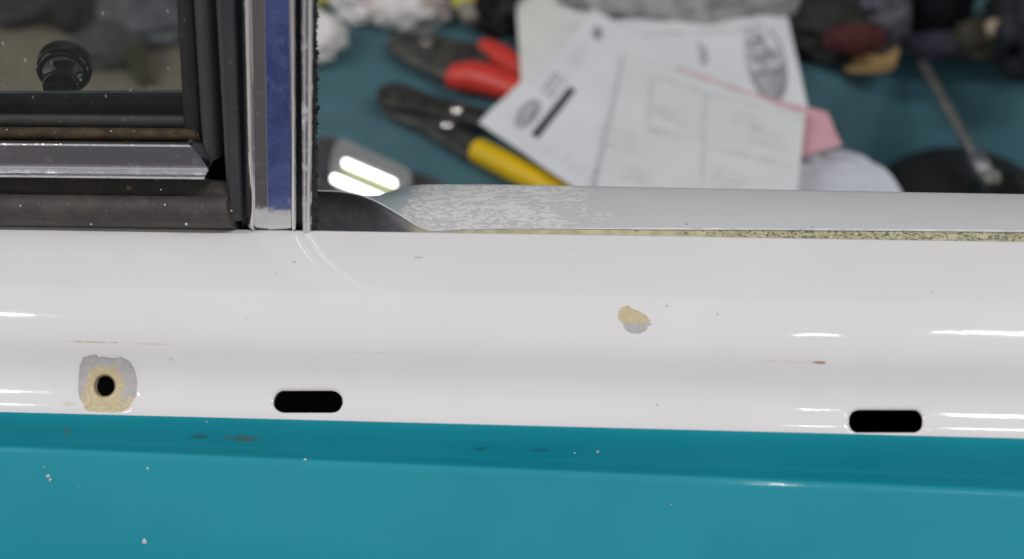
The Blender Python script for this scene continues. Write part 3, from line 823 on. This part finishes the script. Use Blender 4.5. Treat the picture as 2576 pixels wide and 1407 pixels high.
if seat.data.polygons[0].normal.z < 0: seat.data.flip_normals()

# unseen car top, added over the seat to keep the cabin in shade
V = []; nr_ = 14
for i in range(20):
    x = -.62 + 1.5*i/19
    for j in range(nr_):
        t = j/(nr_ - 1); y = .10 + 1.25*t; z = .40 + .07*math.sin(math.pi*min(1, t*1.0)) - .012*(1 if j == 0 else 0); V.append(Vector((x, y, z)))
no = len(V); V += [v + Vector((0, 0, .018)) for v in V]
Fr = grid_faces(20, nr_) + [tuple(reversed(f)) for f in grid_faces(20, nr_, no)]
for i in range(19):
    for j in (0, nr_ - 1): a = i*nr_ + j; Fr.append((a, a + nr_, a + nr_ + no, a + no))
for j in range(nr_ - 1):
    for i in (0, 19): a = i*nr_ + j; Fr.append((a, a + 1, a + 1 + no, a + no))
V, Fr = fixn(V, Fr)
mk("added_roof", V, Fr, simple("added_roof_grey", (.48, .46, .43), .85), door, sharp=40)

# ------------------------------------------------------------------ tools
MAT_STEEL = simple("grey_tool_steel", (.11, .11, .10), .45, .6, bump=.2, var=.3)
MAT_STEELD = simple("dark_tool_steel", (.055, .055, .052), .5, .5, bump=.2, var=.3)
MAT_SHINY = simple("bright_steel", (.55, .53, .5), .25, 1.)
MAT_RED = simple("red_grip", (.62, .045, .03), .4, var=.05)
MAT_YEL = simple("yellow_grip", (.72, .47, .005), .4, var=.05)
def z2(pts): return [(776.8 + .3891*x, .3891*y) for x, y in pts]
zt = SZ + .010
def base(px, py): p = at_z(px, py, SZ); return (p.x, p.y, SZ)
pl = tag(empty("pliers", base(1110, 150)), "red handled pliers with grey steel jaws on the teal seat", "pliers")
slab("jaws", smooth_outline(z2([(495,265),(530,210),(640,182),(745,208),(850,225),(970,250),(1130,275),(1180,340),(1150,400),(1060,420),(950,450),(890,490),(760,435),(630,370),(540,320)])), SZ + .005, zt, MAT_STEEL, pl, .0025)
def grip(name, zp, rs, zc, mat, parent):
    P = [at_z(*z2([q])[0], zc) for q in zp]; Q = []; Rr = []
    for a, b, ra, rb in zip(P, P[1:], rs, rs[1:]):
        for k in range(5): Q.append(a.lerp(b, k/5)); Rr.append(lerp(ra, rb, sstep(0, 1, k/5)))
    Q.append(P[-1]); Rr.append(rs[-1])
    return tube(name, Q, Rr, mat, parent, 20)
def tube(name, P, rs, mat, parent, seg=14, loc=None, fl=None):
    secs = []
    for i, p in enumerate(P):
        t = (P[min(i + 1, len(P) - 1)] - P[max(0, i - 1)]).normalized(); a = t.cross(Vector((.3, .2, 1))).normalized(); b = t.cross(a)
        secs.append([p + (a*math.cos(k*2*math.pi/seg) + b*math.sin(k*2*math.pi/seg))*rs[i]*(1 if not fl else fl(k)) for k in range(seg)])
    return sweep(name, secs, mat, parent, True, True, 50, loc)
grip("handle", [(1105, 300), (1118, 306), (1150, 322), (1240, 370), (1330, 425), (1420, 480)], [.0022, .0044, .0058, .0063, .0063, .0055], SZ + .0068, MAT_RED, pl)
grip("handle", [(890, 498), (905, 500), (940, 500), (1060, 500), (1160, 520), (1260, 555), (1380, 600)], [.0024, .0050, .0068, .0080, .0080, .0072, .0066], SZ + .009, MAT_RED, pl)
def disc(name, px, py, z, r_, h_, mat, parent):
    c = at_z(px, py, z); return lathe(name, c, Vector((0, 0, 1)), [(0, -h_), (r_, -h_), (r_, h_*.5), (r_*.8, h_), (0, h_*1.05)], mat, parent, 20)
disc("pivot", *z2([(1010, 350)])[0], zt, .0055, .001, MAT_STEELD, pl)
slab("highlight_plate", z2([(715,255),(770,190),(830,205),(800,270),(745,280)]), zt - .001, zt + .003, MAT_SHINY, pl, .0008)  # bright plate standing in for the highlight on the jaws
slab("jaw_slot", smooth_outline(z2([(560,225),(640,208),(720,235),(700,262),(600,255)])), zt - .0005, zt + .0005, MAT_STEELD, pl, 0)

ws = tag(empty("wire_stripper", base(1080, 300)), "dark wire stripper with one yellow grip showing beside the papers", "wire stripper")
slab("blade_arm", smooth_outline(z2([(425,600),(465,540),(560,522),(680,552),(800,612),(960,645),(1160,695),(1320,760),(1280,820),(1120,790),(1000,760),(880,740),(700,690),(560,680),(460,660)])), SZ + .008, zt + .002, MAT_STEELD, ws, .0015)
slab("blade_arm", smooth_outline(z2([(435,625),(560,640),(700,690),(850,750),(980,800),(1120,905),(1140,950),(1050,1020),(900,930),(760,830),(600,762),(490,710)])), SZ + .003, zt - .003, MAT_STEEL, ws, .0015)
grip("grip", [(1070, 962), (1082, 968), (1100, 978), (1300, 1078), (1480, 1170), (1620, 1245), (1800, 1345)], [.0040, .0054, .0060, .0062, .0062, .0060, .0058], SZ + .0075, MAT_YEL, ws)
grip("grip", [(1300, 770), (1330, 785), (1500, 880), (1700, 1010)], [.0040, .0056, .0060, .0060], SZ + .0075, MAT_YEL, ws)
for q in ((958, 705), (897, 800)): disc("bolt", *z2([q])[0], zt + .003, .0032, .0012, MAT_SHINY, ws)
disc("bolt", *z2([(545, 640)])[0], zt + .002, .003, .0008, MAT_STEEL, ws)

# small work light switched on
wl = tag(empty("work_light", base(930, 420)), "small work light with two glowing white strips in clear housing, lying on the seat", "work light")
MAT_WLB = simple("grey_plastic", (.06, .06, .065), .5)
def emis(name, col, st):
    m = M(name); m.p(Base_Color=(.8, .8, .8), Emission_Color=col, Emission_Strength=st); return m.m
def clear():
    m = M("clear_plastic"); m.t.nodes.remove(m.b); tr = m.n('ShaderNodeBsdfTransparent'); tr.inputs[0].default_value = (.9, .92, .92, 1)
    gl = m.n('ShaderNodeBsdfGlossy'); gl.inputs['Roughness'].default_value = .18; df = m.n('ShaderNodeBsdfDiffuse'); df.inputs[0].default_value = (.62, .63, .64, 1)
    a = m.n('ShaderNodeMixShader'); a.inputs[0].default_value = .45; m.l(df.outputs[0], a.inputs[1]); m.l(gl.outputs[0], a.inputs[2])
    b_ = m.n('ShaderNodeMixShader'); b_.inputs[0].default_value = .55; m.l(tr.outputs[0], b_.inputs[1]); m.l(a.outputs[0], b_.inputs[2]); m.l(b_.outputs[0], m.out.inputs[0]); return m.m
slab("housing", smooth_outline(z2([(40,880),(140,870),(215,890),(400,980),(640,1085),(780,1120),(900,1190),(860,1300),(500,1380),(240,1300),(30,1180),(-60,1000)]), 2), SZ + .0005, SZ + .012, MAT_WLB, wl, .003)
slab("lens", smooth_outline(z2([(150,960),(195,885),(240,895),(450,995),(655,1085),(668,1140),(620,1210),(560,1290),(480,1330),(300,1250),(125,1150)]), 2), SZ + .0122, SZ + .019, clear(), wl, .0025)
slab("reflector", smooth_outline(z2([(160,1110),(215,1010),(300,1010),(590,1140),(600,1200),(520,1300),(430,1300),(170,1180)]), 2), SZ + .0124, SZ + .0145, simple("phosphor_yellow", (.34, .35, .22), .5), wl, .0008)
def capsule(a, b, w_): 
    a, b = Vector(a), Vector(b); t = (b - a).normalized(); n = Vector((-t.y, t.x)); P = []
    for c, s0 in ((b, 1), (a, -1)):
        for k in range(9): th = R(90 - 22.5*k); P.append(tuple(c + t*s0*math.cos(th)*w_ + n*s0*math.sin(th)*w_))
    return P
MAT_LED = emis("led_on", (1, 1, 1), 4.0)
slab("glow_strip", z2(capsule((238, 1046), (545, 1176), 20)), SZ + .0190, SZ + .0205, MAT_LED, wl, .0004)
slab("glow_strip", z2(capsule((165, 1147), (480, 1282), 22)), SZ + .0190, SZ + .0205, MAT_LED, wl, .0004)
# milky bed that the strips sit in
slab("strip_bed", z2([(215,1090),(250,1065),(560,1205),(530,1235)]), SZ + .0190, SZ + .0195, simple("strip_yellow", (.55, .57, .2), .5), wl, 0)

# ------------------------------------------------------------------ papers
def paper_mat(name, col, rough=.75, trans=.0):
    m = M(name); co = m.co('Object'); nz = m.noise(co, 30, 3)
    m.p(Base_Color=m.mix(m.mr(nz, .3, .7), tuple(x*.94 for x in col), col), Roughness=rough); return m.m
MAT_PW = paper_mat("white_paper", (.78, .80, .82)); MAT_PC = paper_mat("cream_paper", (.78, .78, .74)); MAT_PP = paper_mat("pink_paper", (.72, .40, .45))
MAT_PG = paper_mat("form_paper", (.755, .77, .775)); MAT_INK = simple("black_ink", (.05, .05, .055), .7); MAT_INKG = simple("grey_ink", (.30, .31, .33), .7); MAT_INKF = simple("faint_ink", (.665, .675, .685), .7); MAT_INKP = simple("pink_ink", (.70, .48, .50), .7)
PAPERS = {}
def sheet(name, quad, zs, label, mat, seed, wav=.0015, n=26, th=.0003, group=None, cat="paper", bulge=None):
    """four measured corners (in order round the sheet) with their heights above the seat"""
    Q = [at_z(px, py, SZ + dz) for (px, py), dz in zip(quad, zs)]
    def S(u, v, lift=0):
        p = Q[0].lerp(Q[1], u).lerp(Q[3].lerp(Q[2], u), v)
        k = noise.noise(Vector((u*2.1 + seed, v*2.1, seed*.7))) + .4*noise.noise(Vector((u*5 + seed, v*5, seed)))
        if bulge: p = p + Vector(bulge)*(4*v*(1 - v)*u)
        cr = abs(((u*1.3 + v*.7 + seed*.37) % 1) - .5)
        return Vector((p.x, p.y, p.z + wav*(k + .5*max(0, 1 - cr*9)) + lift))
    V = []; 
    for lift in (0, -th):
        for i in range(n):
            for j in range(n): V.append(S(i/(n - 1), j/(n - 1), lift))
    F = grid_faces(n, n) + [tuple(reversed(f)) for f in grid_faces(n, n, n*n)]
    o_ = n*n
    for i in range(n - 1):
        F += [(i, i + 1, o_ + i + 1, o_ + i), ((n - 1)*n + i, o_ + (n - 1)*n + i, o_ + (n - 1)*n + i + 1, (n - 1)*n + i + 1), (i*n, o_ + i*n, o_ + (i + 1)*n, (i + 1)*n), (i*n + n - 1, (i + 1)*n + n - 1, o_ + (i + 1)*n + n - 1, o_ + i*n + n - 1)]
    V, F = fixn(V, F)
    c = S(.5, .5); o = tag(mk(name, V, F, mat, loc=c, sharp=30), label, cat, group)
    PAPERS[o.name] = (S, Q); return o
def find_uv(o, px, py):
    S, Q = PAPERS[o.name]; u = v = .5
    def pr(p):
        d = p - CAM; z = d.dot(CF); return Vector((PXW/2 + FPX*d.dot(CR)/z, PXH/2 - FPX*d.dot(CU)/z))
    for _ in range(25):
        p = pr(S(u, v)); e = Vector((px, py)) - p
        a = (pr(S(u + 1e-3, v)) - p)/1e-3; b = (pr(S(u, v + 1e-3)) - p)/1e-3; D = a.x*b.y - a.y*b.x
        u += (e.x*b.y - e.y*b.x)/D*.8; v += (a.x*e.y - a.y*e.x)/D*.8
    return u, v
def ink(o, name, poly, mat, lift=.0004):
    S, Q = PAPERS[o.name]; P = []
    for i in range(len(poly)):
        a, b = Vector(poly[i]), Vector(poly[(i + 1) % len(poly)]); m = max(1, int((b - a).length/12))
        P += [tuple(a.lerp(b, k/m)) for k in range(m)]
    V = [S(*find_uv(o, *p), lift) for p in P]
    c = sum(V, Vector())/len(V); n = (V[1] - V[0]).cross(V[2] - V[0])
    F = [tuple(range(len(V)))]
    pr = mk(name, V, F, mat, o, sharp=None)
    if pr.data.polygons and pr.data.polygons[0].normal.z < 0: pr.data.flip_normals()
    return pr
def strokes(o, name, paths, wpx, mat, lift=.0004):
    S, Q = PAPERS[o.name]; V = []; F = []
    for P in paths:
        for i, p in enumerate(P):
            a = Vector(P[max(0, i - 1)]); b = Vector(P[min(len(P) - 1, i + 1)]); t = (b - a)
            t = t.normalized() if t.length else Vector((1, 0)); nn = Vector((-t.y, t.x))*wpx/2
            q = Vector(p); V += [S(*find_uv(o, *(q + nn)), lift), S(*find_uv(o, *(q - nn)), lift)]
            if i: k = len(V); F.append((k - 4, k - 3, k - 1, k - 2))
    return mk(name, V, F, mat, o, sharp=None)

B_ = sheet("envelope", [(1296, -30), (1520, -22), (1560, 260), (1312, 235)], (.0170, .0180, .0162, .0162), "cream envelope sticking out behind the printed white form", MAT_PC, 2, cat="envelope")
C_ = sheet("letterhead", [(1470, 42), (1975, 18), (2062, 400), (1500, 420)], (.0185, .017, .014, .016), "white letterhead sheet with grey oval script emblem at its right", MAT_PW, 5, .0022)
A_ = sheet("printed_form", [(1204, 310), (1494, 26), (2010, 330), (1700, 640)], (.018, .0225, .0195, .0215), "white printed form with thick black bar near its left corner", MAT_PW, 9, .0012)
E_ = sheet("pink_slip", [(1890, 236), (2082, 284), (2118, 366), (1890, 420)], (.0200, .0185, .0185, .0200), "pink carbon copy slip peeking out right of the pale form", MAT_PP, 12, .0008)
D_ = sheet("pale_form", [(1575, 130), (2026, 282), (2004, 500), (1480, 560)], (.0247, .0235, .0245, .0252), "pale grey form with faint boxes lying topmost on the papers", MAT_PG, 15, .0008)
F_ = sheet("white_envelope", [(1960, 372), (2125, 378), (2285, 520), (1990, 540)], (.010, .008, .000, .008), "white envelope hanging over the seat edge at the lower right of the papers", paper_mat("envelope_paper", (.62, .65, .70)), 19, .0025, cat="envelope", bulge=(.004, .005, .002))
# print on the form
ink(A_, "printed_bar", [(1335, 340), (1432, 219), (1449, 228), (1353, 350)], MAT_INK)
def ell(cx, cy, a, b, ang, n=28): return [(cx + a*math.cos(t)*math.cos(ang) - b*math.sin(t)*math.sin(ang), cy + a*math.cos(t)*math.sin(ang) + b*math.sin(t)*math.cos(ang)) for t in [2*math.pi*k/n for k in range(n)]]
aA = math.atan2(-121, 97)
strokes(A_, "printed_oval", [ell(1328, 288, 40, 20, aA) + [ell(1328, 288, 40, 20, aA)[0]], ell(1328, 288, 30, 12, aA), [(1308, 310), (1318, 290), (1322, 305), (1334, 280), (1336, 296), (1350, 262)]], 5, MAT_INKG)
dx, dy = math.cos(aA), math.sin(aA); ex, ey = -dy, dx
def textrows(o, name, x0, y0, n, ln, gap, mat, wpx, seed, words=True):
    rnd = random.Random(seed); P = []
    for r_ in range(n):
        s = 0
        while s < ln:
            wd = rnd.uniform(7, 22)
            P.append([(x0 + ex*gap*r_ + dx*s, y0 + ey*gap*r_ + dy*s), (x0 + ex*gap*r_ + dx*min(ln, s + wd), y0 + ey*gap*r_ + dy*min(ln, s + wd))]); s += wd + 6
    return strokes(o, name, P, wpx, mat)
textrows(A_, "printed_text", 1362, 230, 3, 62, 14, MAT_INKG, 6, 1)
textrows(A_, "printed_text", 1428, 155, 3, 62, 12, MAT_INKF, 5, 2)
textrows(A_, "printed_text", 1336, 215, 1, 200, 10, MAT_INKF, 4, 8)
disc_ = ink(A_, "printed_dot", ell(1503, 85, 12, 16, 0), MAT_INKG)
for k in range(8): textrows(A_, "printed_text", 1372 + 21*k, 385 + 14*k, 1, 26 + (k*7) % 18, 10, MAT_INKG if k > 5 else MAT_INKF, 6, 20 + k)
# emblem on the letterhead: loops and script in an oval
cx, cy, an = 1928, 160, R(76)
def el2(u, v): a, b = u*98, v*46; return (cx + a*math.cos(an) - b*math.sin(an), cy + a*math.sin(an) + b*math.cos(an))
P = [[el2(math.cos(t), math.sin(t)) for t in [2*math.pi*k/30 for k in range(31)]]]
for s in range(8): P.append([el2(.30 + (.64 - .07*s)*math.cos(t), (.88 - .11*s)*math.sin(t)) for t in [R(-110 + 220*k/20) for k in range(21)]])
for s in range(4): P.append([el2(-.30 + .09*s + .06*math.sin(t*3), t*.40) for t in [-2 + 4*k/16 for k in range(17)]])
P.append([el2(-.85 + .05*k, .55*math.sin(k*1.15)*(.4 + .02*k)) for k in range(14)])
P.append([el2(.15 + .05*k, .35*math.sin(k*1.35)) for k in range(13)])
strokes(C_, "oval_emblem", P, 5, MAT_INKG)
ink(C_, "oval_emblem_shade", [el2(.45 + .45*math.cos(t), .1 + .75*math.sin(t)) for t in [2*math.pi*k/24 for k in range(24)]], simple("mid_ink", (.44, .45, .47), .7), .0002)
strokes(C_, "emblem_loop", [[el2(-.55 + .1*math.cos(t), .25 + .35*math.sin(t)) for t in [2*math.pi*k/16 for k in range(14)]]], 9, MAT_INKG, .0006)
strokes(C_, "emblem_loop", [[el2(.62 + .1*math.cos(t), -.2 + .25*math.sin(t)) for t in [2*math.pi*k/16 for k in range(15)]]], 9, MAT_INKG, .0006)
strokes(C_, "printed_text", [[(1757, 108), (1762, 122)], [(1760, 128), (1764, 142)], [(1763, 148), (1769, 166)], [(1770, 118), (1777, 158)]], 6, MAT_INKG)
ink(C_, "printed_rule", [(1620, 82), (1945, 66), (1946, 76), (1620, 92)], MAT_INKF)
# faint print on the topmost form
strokes(D_, "form_box", [[(1640, 190), (1775, 232), (1768, 352), (1630, 320), (1640, 190)], [(1770, 232), (2015, 300)], [(1630, 330), (1990, 420)], [(1770, 350), (1765, 470)]], 6, MAT_INKF)
for q, n_ in (((1640, 265), 2), ((1520, 320), 3), ((1840, 280), 2), ((1890, 330), 2), ((1790, 420), 3), ((1560, 420), 2)):
    rnd = random.Random(q[0]); strokes(D_, "faint_writing", [[(q[0] + 6*k, q[1] + 22*r_ + .25*6*k + rnd.uniform(-6, 6)) for k in range(15)] for r_ in range(n_)], 5, MAT_INKF)
strokes(D_, "pink_edge_line", [[(1700, 172), (1860, 228), (2014, 284)]], 7, MAT_INKP)

# ------------------------------------------------------------------ screwdriver leaning on the seat edge
MAT_HND = simple("black_handle", (.012, .012, .013), .35)
sd = tag(empty("screwdriver", (.19, .27, -.22)), "screwdriver with long grey shaft and black handle leaning on the teal seat edge", "screwdriver")
p0, p1, p2 = at_y(2303, 128, .325), at_y(2455, 398, .262), at_y(2500, 478, .245)
dv = (p1 - p0).normalized()
tube("shaft", [p0, p0.lerp(p1, .04), p0.lerp(p1, .9), p1], [.0020, .0026, .0026, .0028], simple("worn_steel_shaft", (.30, .30, .29), .38, .8, var=.3), sd)
tube("ferrule", [p1 - dv*.002, p1, p1 + dv*.010, p1 + dv*.0115], [.003, .0046, .0046, .003], simple("dull_ferrule", (.26, .27, .28), .4, .7), sd)
tube("handle", [p1 + dv*.0115, p1 + dv*.014, p1 + dv*.022, p1 + dv*.034, p1 + dv*.08, p1 + dv*.095], [.005, .010, .0155, .0175, .0175, .012], MAT_HND, sd, 24, fl=lambda k: 1 if k % 4 else .9)
cpt = at_y(2492, 446, .22)
tag(crumple("glint_lump", cpt, (.0045, .004, .003), simple("glint_grey", (.20, .20, .18), .35, .4), 4, sub=3, amp=.3), "small grey lump standing in for a glint beside the black screwdriver handle", "scrap")  # grey lump added in place of a glint on the handle
# dark round cap under the screwdriver
cc = at_y(2420, 500, .262)
tag(lathe("rubber_cap", cc - Vector((0, 0, .05)), Vector((0, -.25, 1)), [(.052, 0), (.053, .03), (.050, .042), (.044, .049), (.030, .054), (0, .056)], simple("matt_black_rubber", (.014, .015, .017), .55), None, 40, loc=(cc.x, cc.y, cc.z - .05)), "dark rounded rubber cap below the screwdriver at the right", "cap")

# ------------------------------------------------------------------ clutter on the far side of the seat
def on_seat(px, py, up=0.):
    p = at_z(px, py, SZ + up); return p
TIS = simple("pinkish_tissue", (.66, .56, .54), .8, var=.08); TIS2 = simple("white_tissue", (.72, .70, .68), .8, var=.06)
for (px, py, r_, m_, lb, sd_) in ((905, 4, .013, TIS2, "small white crumpled tissue, leftmost at the far top edge", 2), (965, -2, .014, TIS, "pinkish crumpled tissue between two others at the far top edge", 3), (1040, -2, .021, TIS2, "largest crumpled tissue near the yellow tipped tool", 5), (1085, 4, .015, TIS, "pinkish crumpled tissue right beside the largest one", 8), (782, 98, .016, TIS2, "crumpled white tissue half hidden behind the chrome bar", 13)):
    p = on_seat(px, py, .01); tag(crumple("crumpled_tissue", p, (r_, r_*.9, r_*.75), m_, sd_, amp=.34, freq=1.15, floor=SZ), lb, "tissue", "crumpled tissues on the seat")
p = on_seat(1248, 12, .012)
tag(crumple("black_bag", p, (.0155, .020, .013), simple("black_fabric", (.008, .008, .009), .7), 21, amp=.22, freq=1.6, floor=SZ), "black fabric bag behind the cream envelope", "bag")
yt = tag(empty("yellow_tool", base(1175, 10)), "black tool with bright yellow tip in front of the black bag", "tool")
a, b = on_seat(1140, -80, .03), on_seat(1172, 18, .03)
tube("grip", [a, a.lerp(b, .1), a.lerp(b, .85), b], [.004, .0060, .0060, .0030], simple("lime_yellow", (.55, .52, .06), .5), yt)
tube("tip", [b, b + (b - a)*.22, b + (b - a)*.27], [.004, .0045, .002], simple("pale_tip", (.25, .24, .2), .5), yt)
a, b = on_seat(850, -40, .01), on_seat(930, -3, .01)
tag(tube("yellow_strip", [on_seat(720, -6, .006), on_seat(790, -2, .006), on_seat(868, -8, .006)], [.004, .005, .004], simple("olive_yellow", (.35, .36, .10), .6), None, loc=on_seat(790, -2, 0)), "olive yellow strip at the top beside the chrome bar", "strip")
GR = simple("grey_rag", (.30, .31, .30), .9, var=.2)
for (px, py, rr, lb, sd_) in ((1560, -18, (.030, .022, .016), "grey crumpled rag behind the papers, left one", 31), (1740, -16, (.034, .024, .018), "grey crumpled rag behind the papers, middle one", 34), (1895, -26, (.030, .022, .018), "grey crumpled rag behind the letterhead corner, right one", 37)):
    p = on_seat(px, py, .02); tag(crumple("grey_rag", p, rr, GR, sd_, amp=.2, freq=1.5, floor=SZ), lb, "rag", "grey rags behind the papers")
p = on_seat(2098, 62, .012)
tag(crumple("dark_bag", p, (.0245, .022, .016), simple("dark_brown_black", (.016, .016, .014), .75), 41, amp=.2, freq=1.7, floor=SZ), "dark crumpled bag right of the letterhead corner", "bag")
p = on_seat(2150, 100, .02)
tag(crumple("red_rag", p, (.014, .004, .008), simple("dull_red", (.07, .014, .014), .85), 43, amp=.25, floor=SZ), "small dull red rag on the dark bag", "rag")
p = on_seat(2222, 42, .02)
tag(crumple("lavender_rag", p, (.012, .014, .016), simple("grey_lavender", (.085, .08, .10), .85, var=.4), 45, amp=.3, floor=SZ), "grey lavender rag between dark bag and olive bottle", "rag")
tag(slab("tan_scrap", smooth_outline([(2118, 150), (2135, 128), (2180, 122), (2230, 104), (2256, 98), (2264, 112), (2258, 140), (2240, 152), (2180, 156)], 2), SZ - .003, SZ + .004, simple("tan_leather", (.44, .29, .11), .7), None, .003, loc=base(2190, 130)), "tan curved leather scrap on the seat edge", "scrap")
bt = tag(empty("olive_bottle", base(2285, 90)), "murky olive bottle standing left of the black cup", "bottle")
q = Vector(base(2285, 112)) + Vector((0, .016, 0))
lathe("body", q, Vector((.05, .1, 1)), [(0, 0), (.011, 0), (.012, .002), (.012, .038), (.009, .046), (.005, .050), (.005, .056), (0, .057)], simple("olive_plastic", (.11, .11, .06), .35, var=.4), bt, 28)
lathe("cap", q + Vector((.05, .1, 1)).normalized()*.054, Vector((.05, .1, 1)), [(0, 0), (.006, 0), (.006, .009), (0, .010)], simple("yellow_cap", (.5, .42, .02), .4), bt, 20)
cu = Vector(base(2356, 112)) + Vector((0, .018, 0))
tag(lathe("black_cup", cu, Vector((.02, 0, 1)), [(0, 0), (.017, 0), (.0185, .003), (.0195, .05), (.0175, .053), (.012, .054), (0, .054)], simple("black_plastic", (.010, .010, .012), .4), None, 32, loc=cu), "black round cup on the seat edge right of the olive bottle", "cup")
p = on_seat(2385, 112, .005)
tag(crumple("purple_cloth", p, (.022, .007, .006), simple("dark_purple", (.028, .024, .042), .9), 51, amp=.25, floor=SZ), "dark purple cloth strip in front of the black cup", "cloth")
p = on_seat(2510, 95, .010)
tag(crumple("brown_cloth", p, (.020, .011, .010), simple("dark_olive_brown", (.04, .037, .024), .85, var=.4), 53, amp=.3, floor=SZ), "dark olive brown cloth at the far right seat edge", "cloth")
p = on_seat(2505, 72, .024)
tag(crumple("tan_pebble", p, (.0055, .005, .005), simple("pale_tan", (.34, .28, .20), .6), 55, amp=.15, sub=3), "small pale tan lump on the olive brown cloth", "lump")
p = on_seat(2590, 60, .02)
tag(crumple("navy_bag", p, (.020, .03, .028), simple("navy_black", (.010, .013, .018), .7), 57, amp=.2, floor=SZ), "black navy bag at the far right border", "bag")

# ------------------------------------------------------------------ what lies behind the vent glass
FZ = -.17
def qz(px, py): return at_z(px, py, FZ)
V = [qz(-120, 420), qz(700, 420), qz(700, -260), qz(-220, -260)]
bd = tag(slab("beige_mat", [(-160, 420), (640, 420), (640, -200), (-260, -200)], FZ - .01, FZ, simple("beige_carpet", (.25, .225, .165), .9, bump=.3), None, .002, loc=qz(200, 100)), "beige floor mat seen through the vent glass", "mat")
for nm, px, py, rr, m_, lb, cat, s_ in (
    ("grey_bag", 395, 50, (.030, .034, .014), simple("grey_plastic_bag", (.13, .13, .15), .45, var=.3), "grey crumpled plastic bag at the right behind the vent glass", "bag", 61),
    ("charcoal_cloth", 95, -5, (.066, .036, .014), simple("charcoal_lavender", (.04, .037, .045), .8, var=.3), "charcoal cloth behind the vent glass above the crank knob", "cloth", 64),
    ("black_glove", 215, 60, (.018, .016, .012), simple("black_knit", (.01, .011, .013), .8), "black glove lying behind the crank knob", "glove", 67),
    ("grey_sleeve", 285, 140, (.020, .018, .010), simple("slate_cloth", (.075, .075, .085), .8, var=.3), "slate grey cloth between black glove and grey plastic bag", "cloth", 69)):
    p = qz(px, py) + Vector((0, 0, rr[2]*.7)); tag(crumple(nm, p, rr, m_, s_, amp=.18, freq=1.5, floor=FZ), lb, cat)
P = [qz(250, -60), qz(285, 40), qz(330, 120), qz(352, 185), qz(372, 222)]
st = []
for i, p in enumerate(P):
    t = (P[min(i + 1, 4)] - P[max(0, i - 1)]).normalized(); s_ = Vector((t.y, -t.x, 0))*(.011 - .0017*i); z = Vector((0, 0, .012 if i < 4 else .004))
    st.append([p + z - s_, p + z + s_, p + z + s_ - Vector((0, 0, .002)), p + z - s_ - Vector((0, 0, .002))])
tag(sweep("webbing_strap", st, simple("olive_webbing", (.05, .045, .025), .85), None, loc=P[2]), "dark olive strap running down behind the vent glass", "strap")
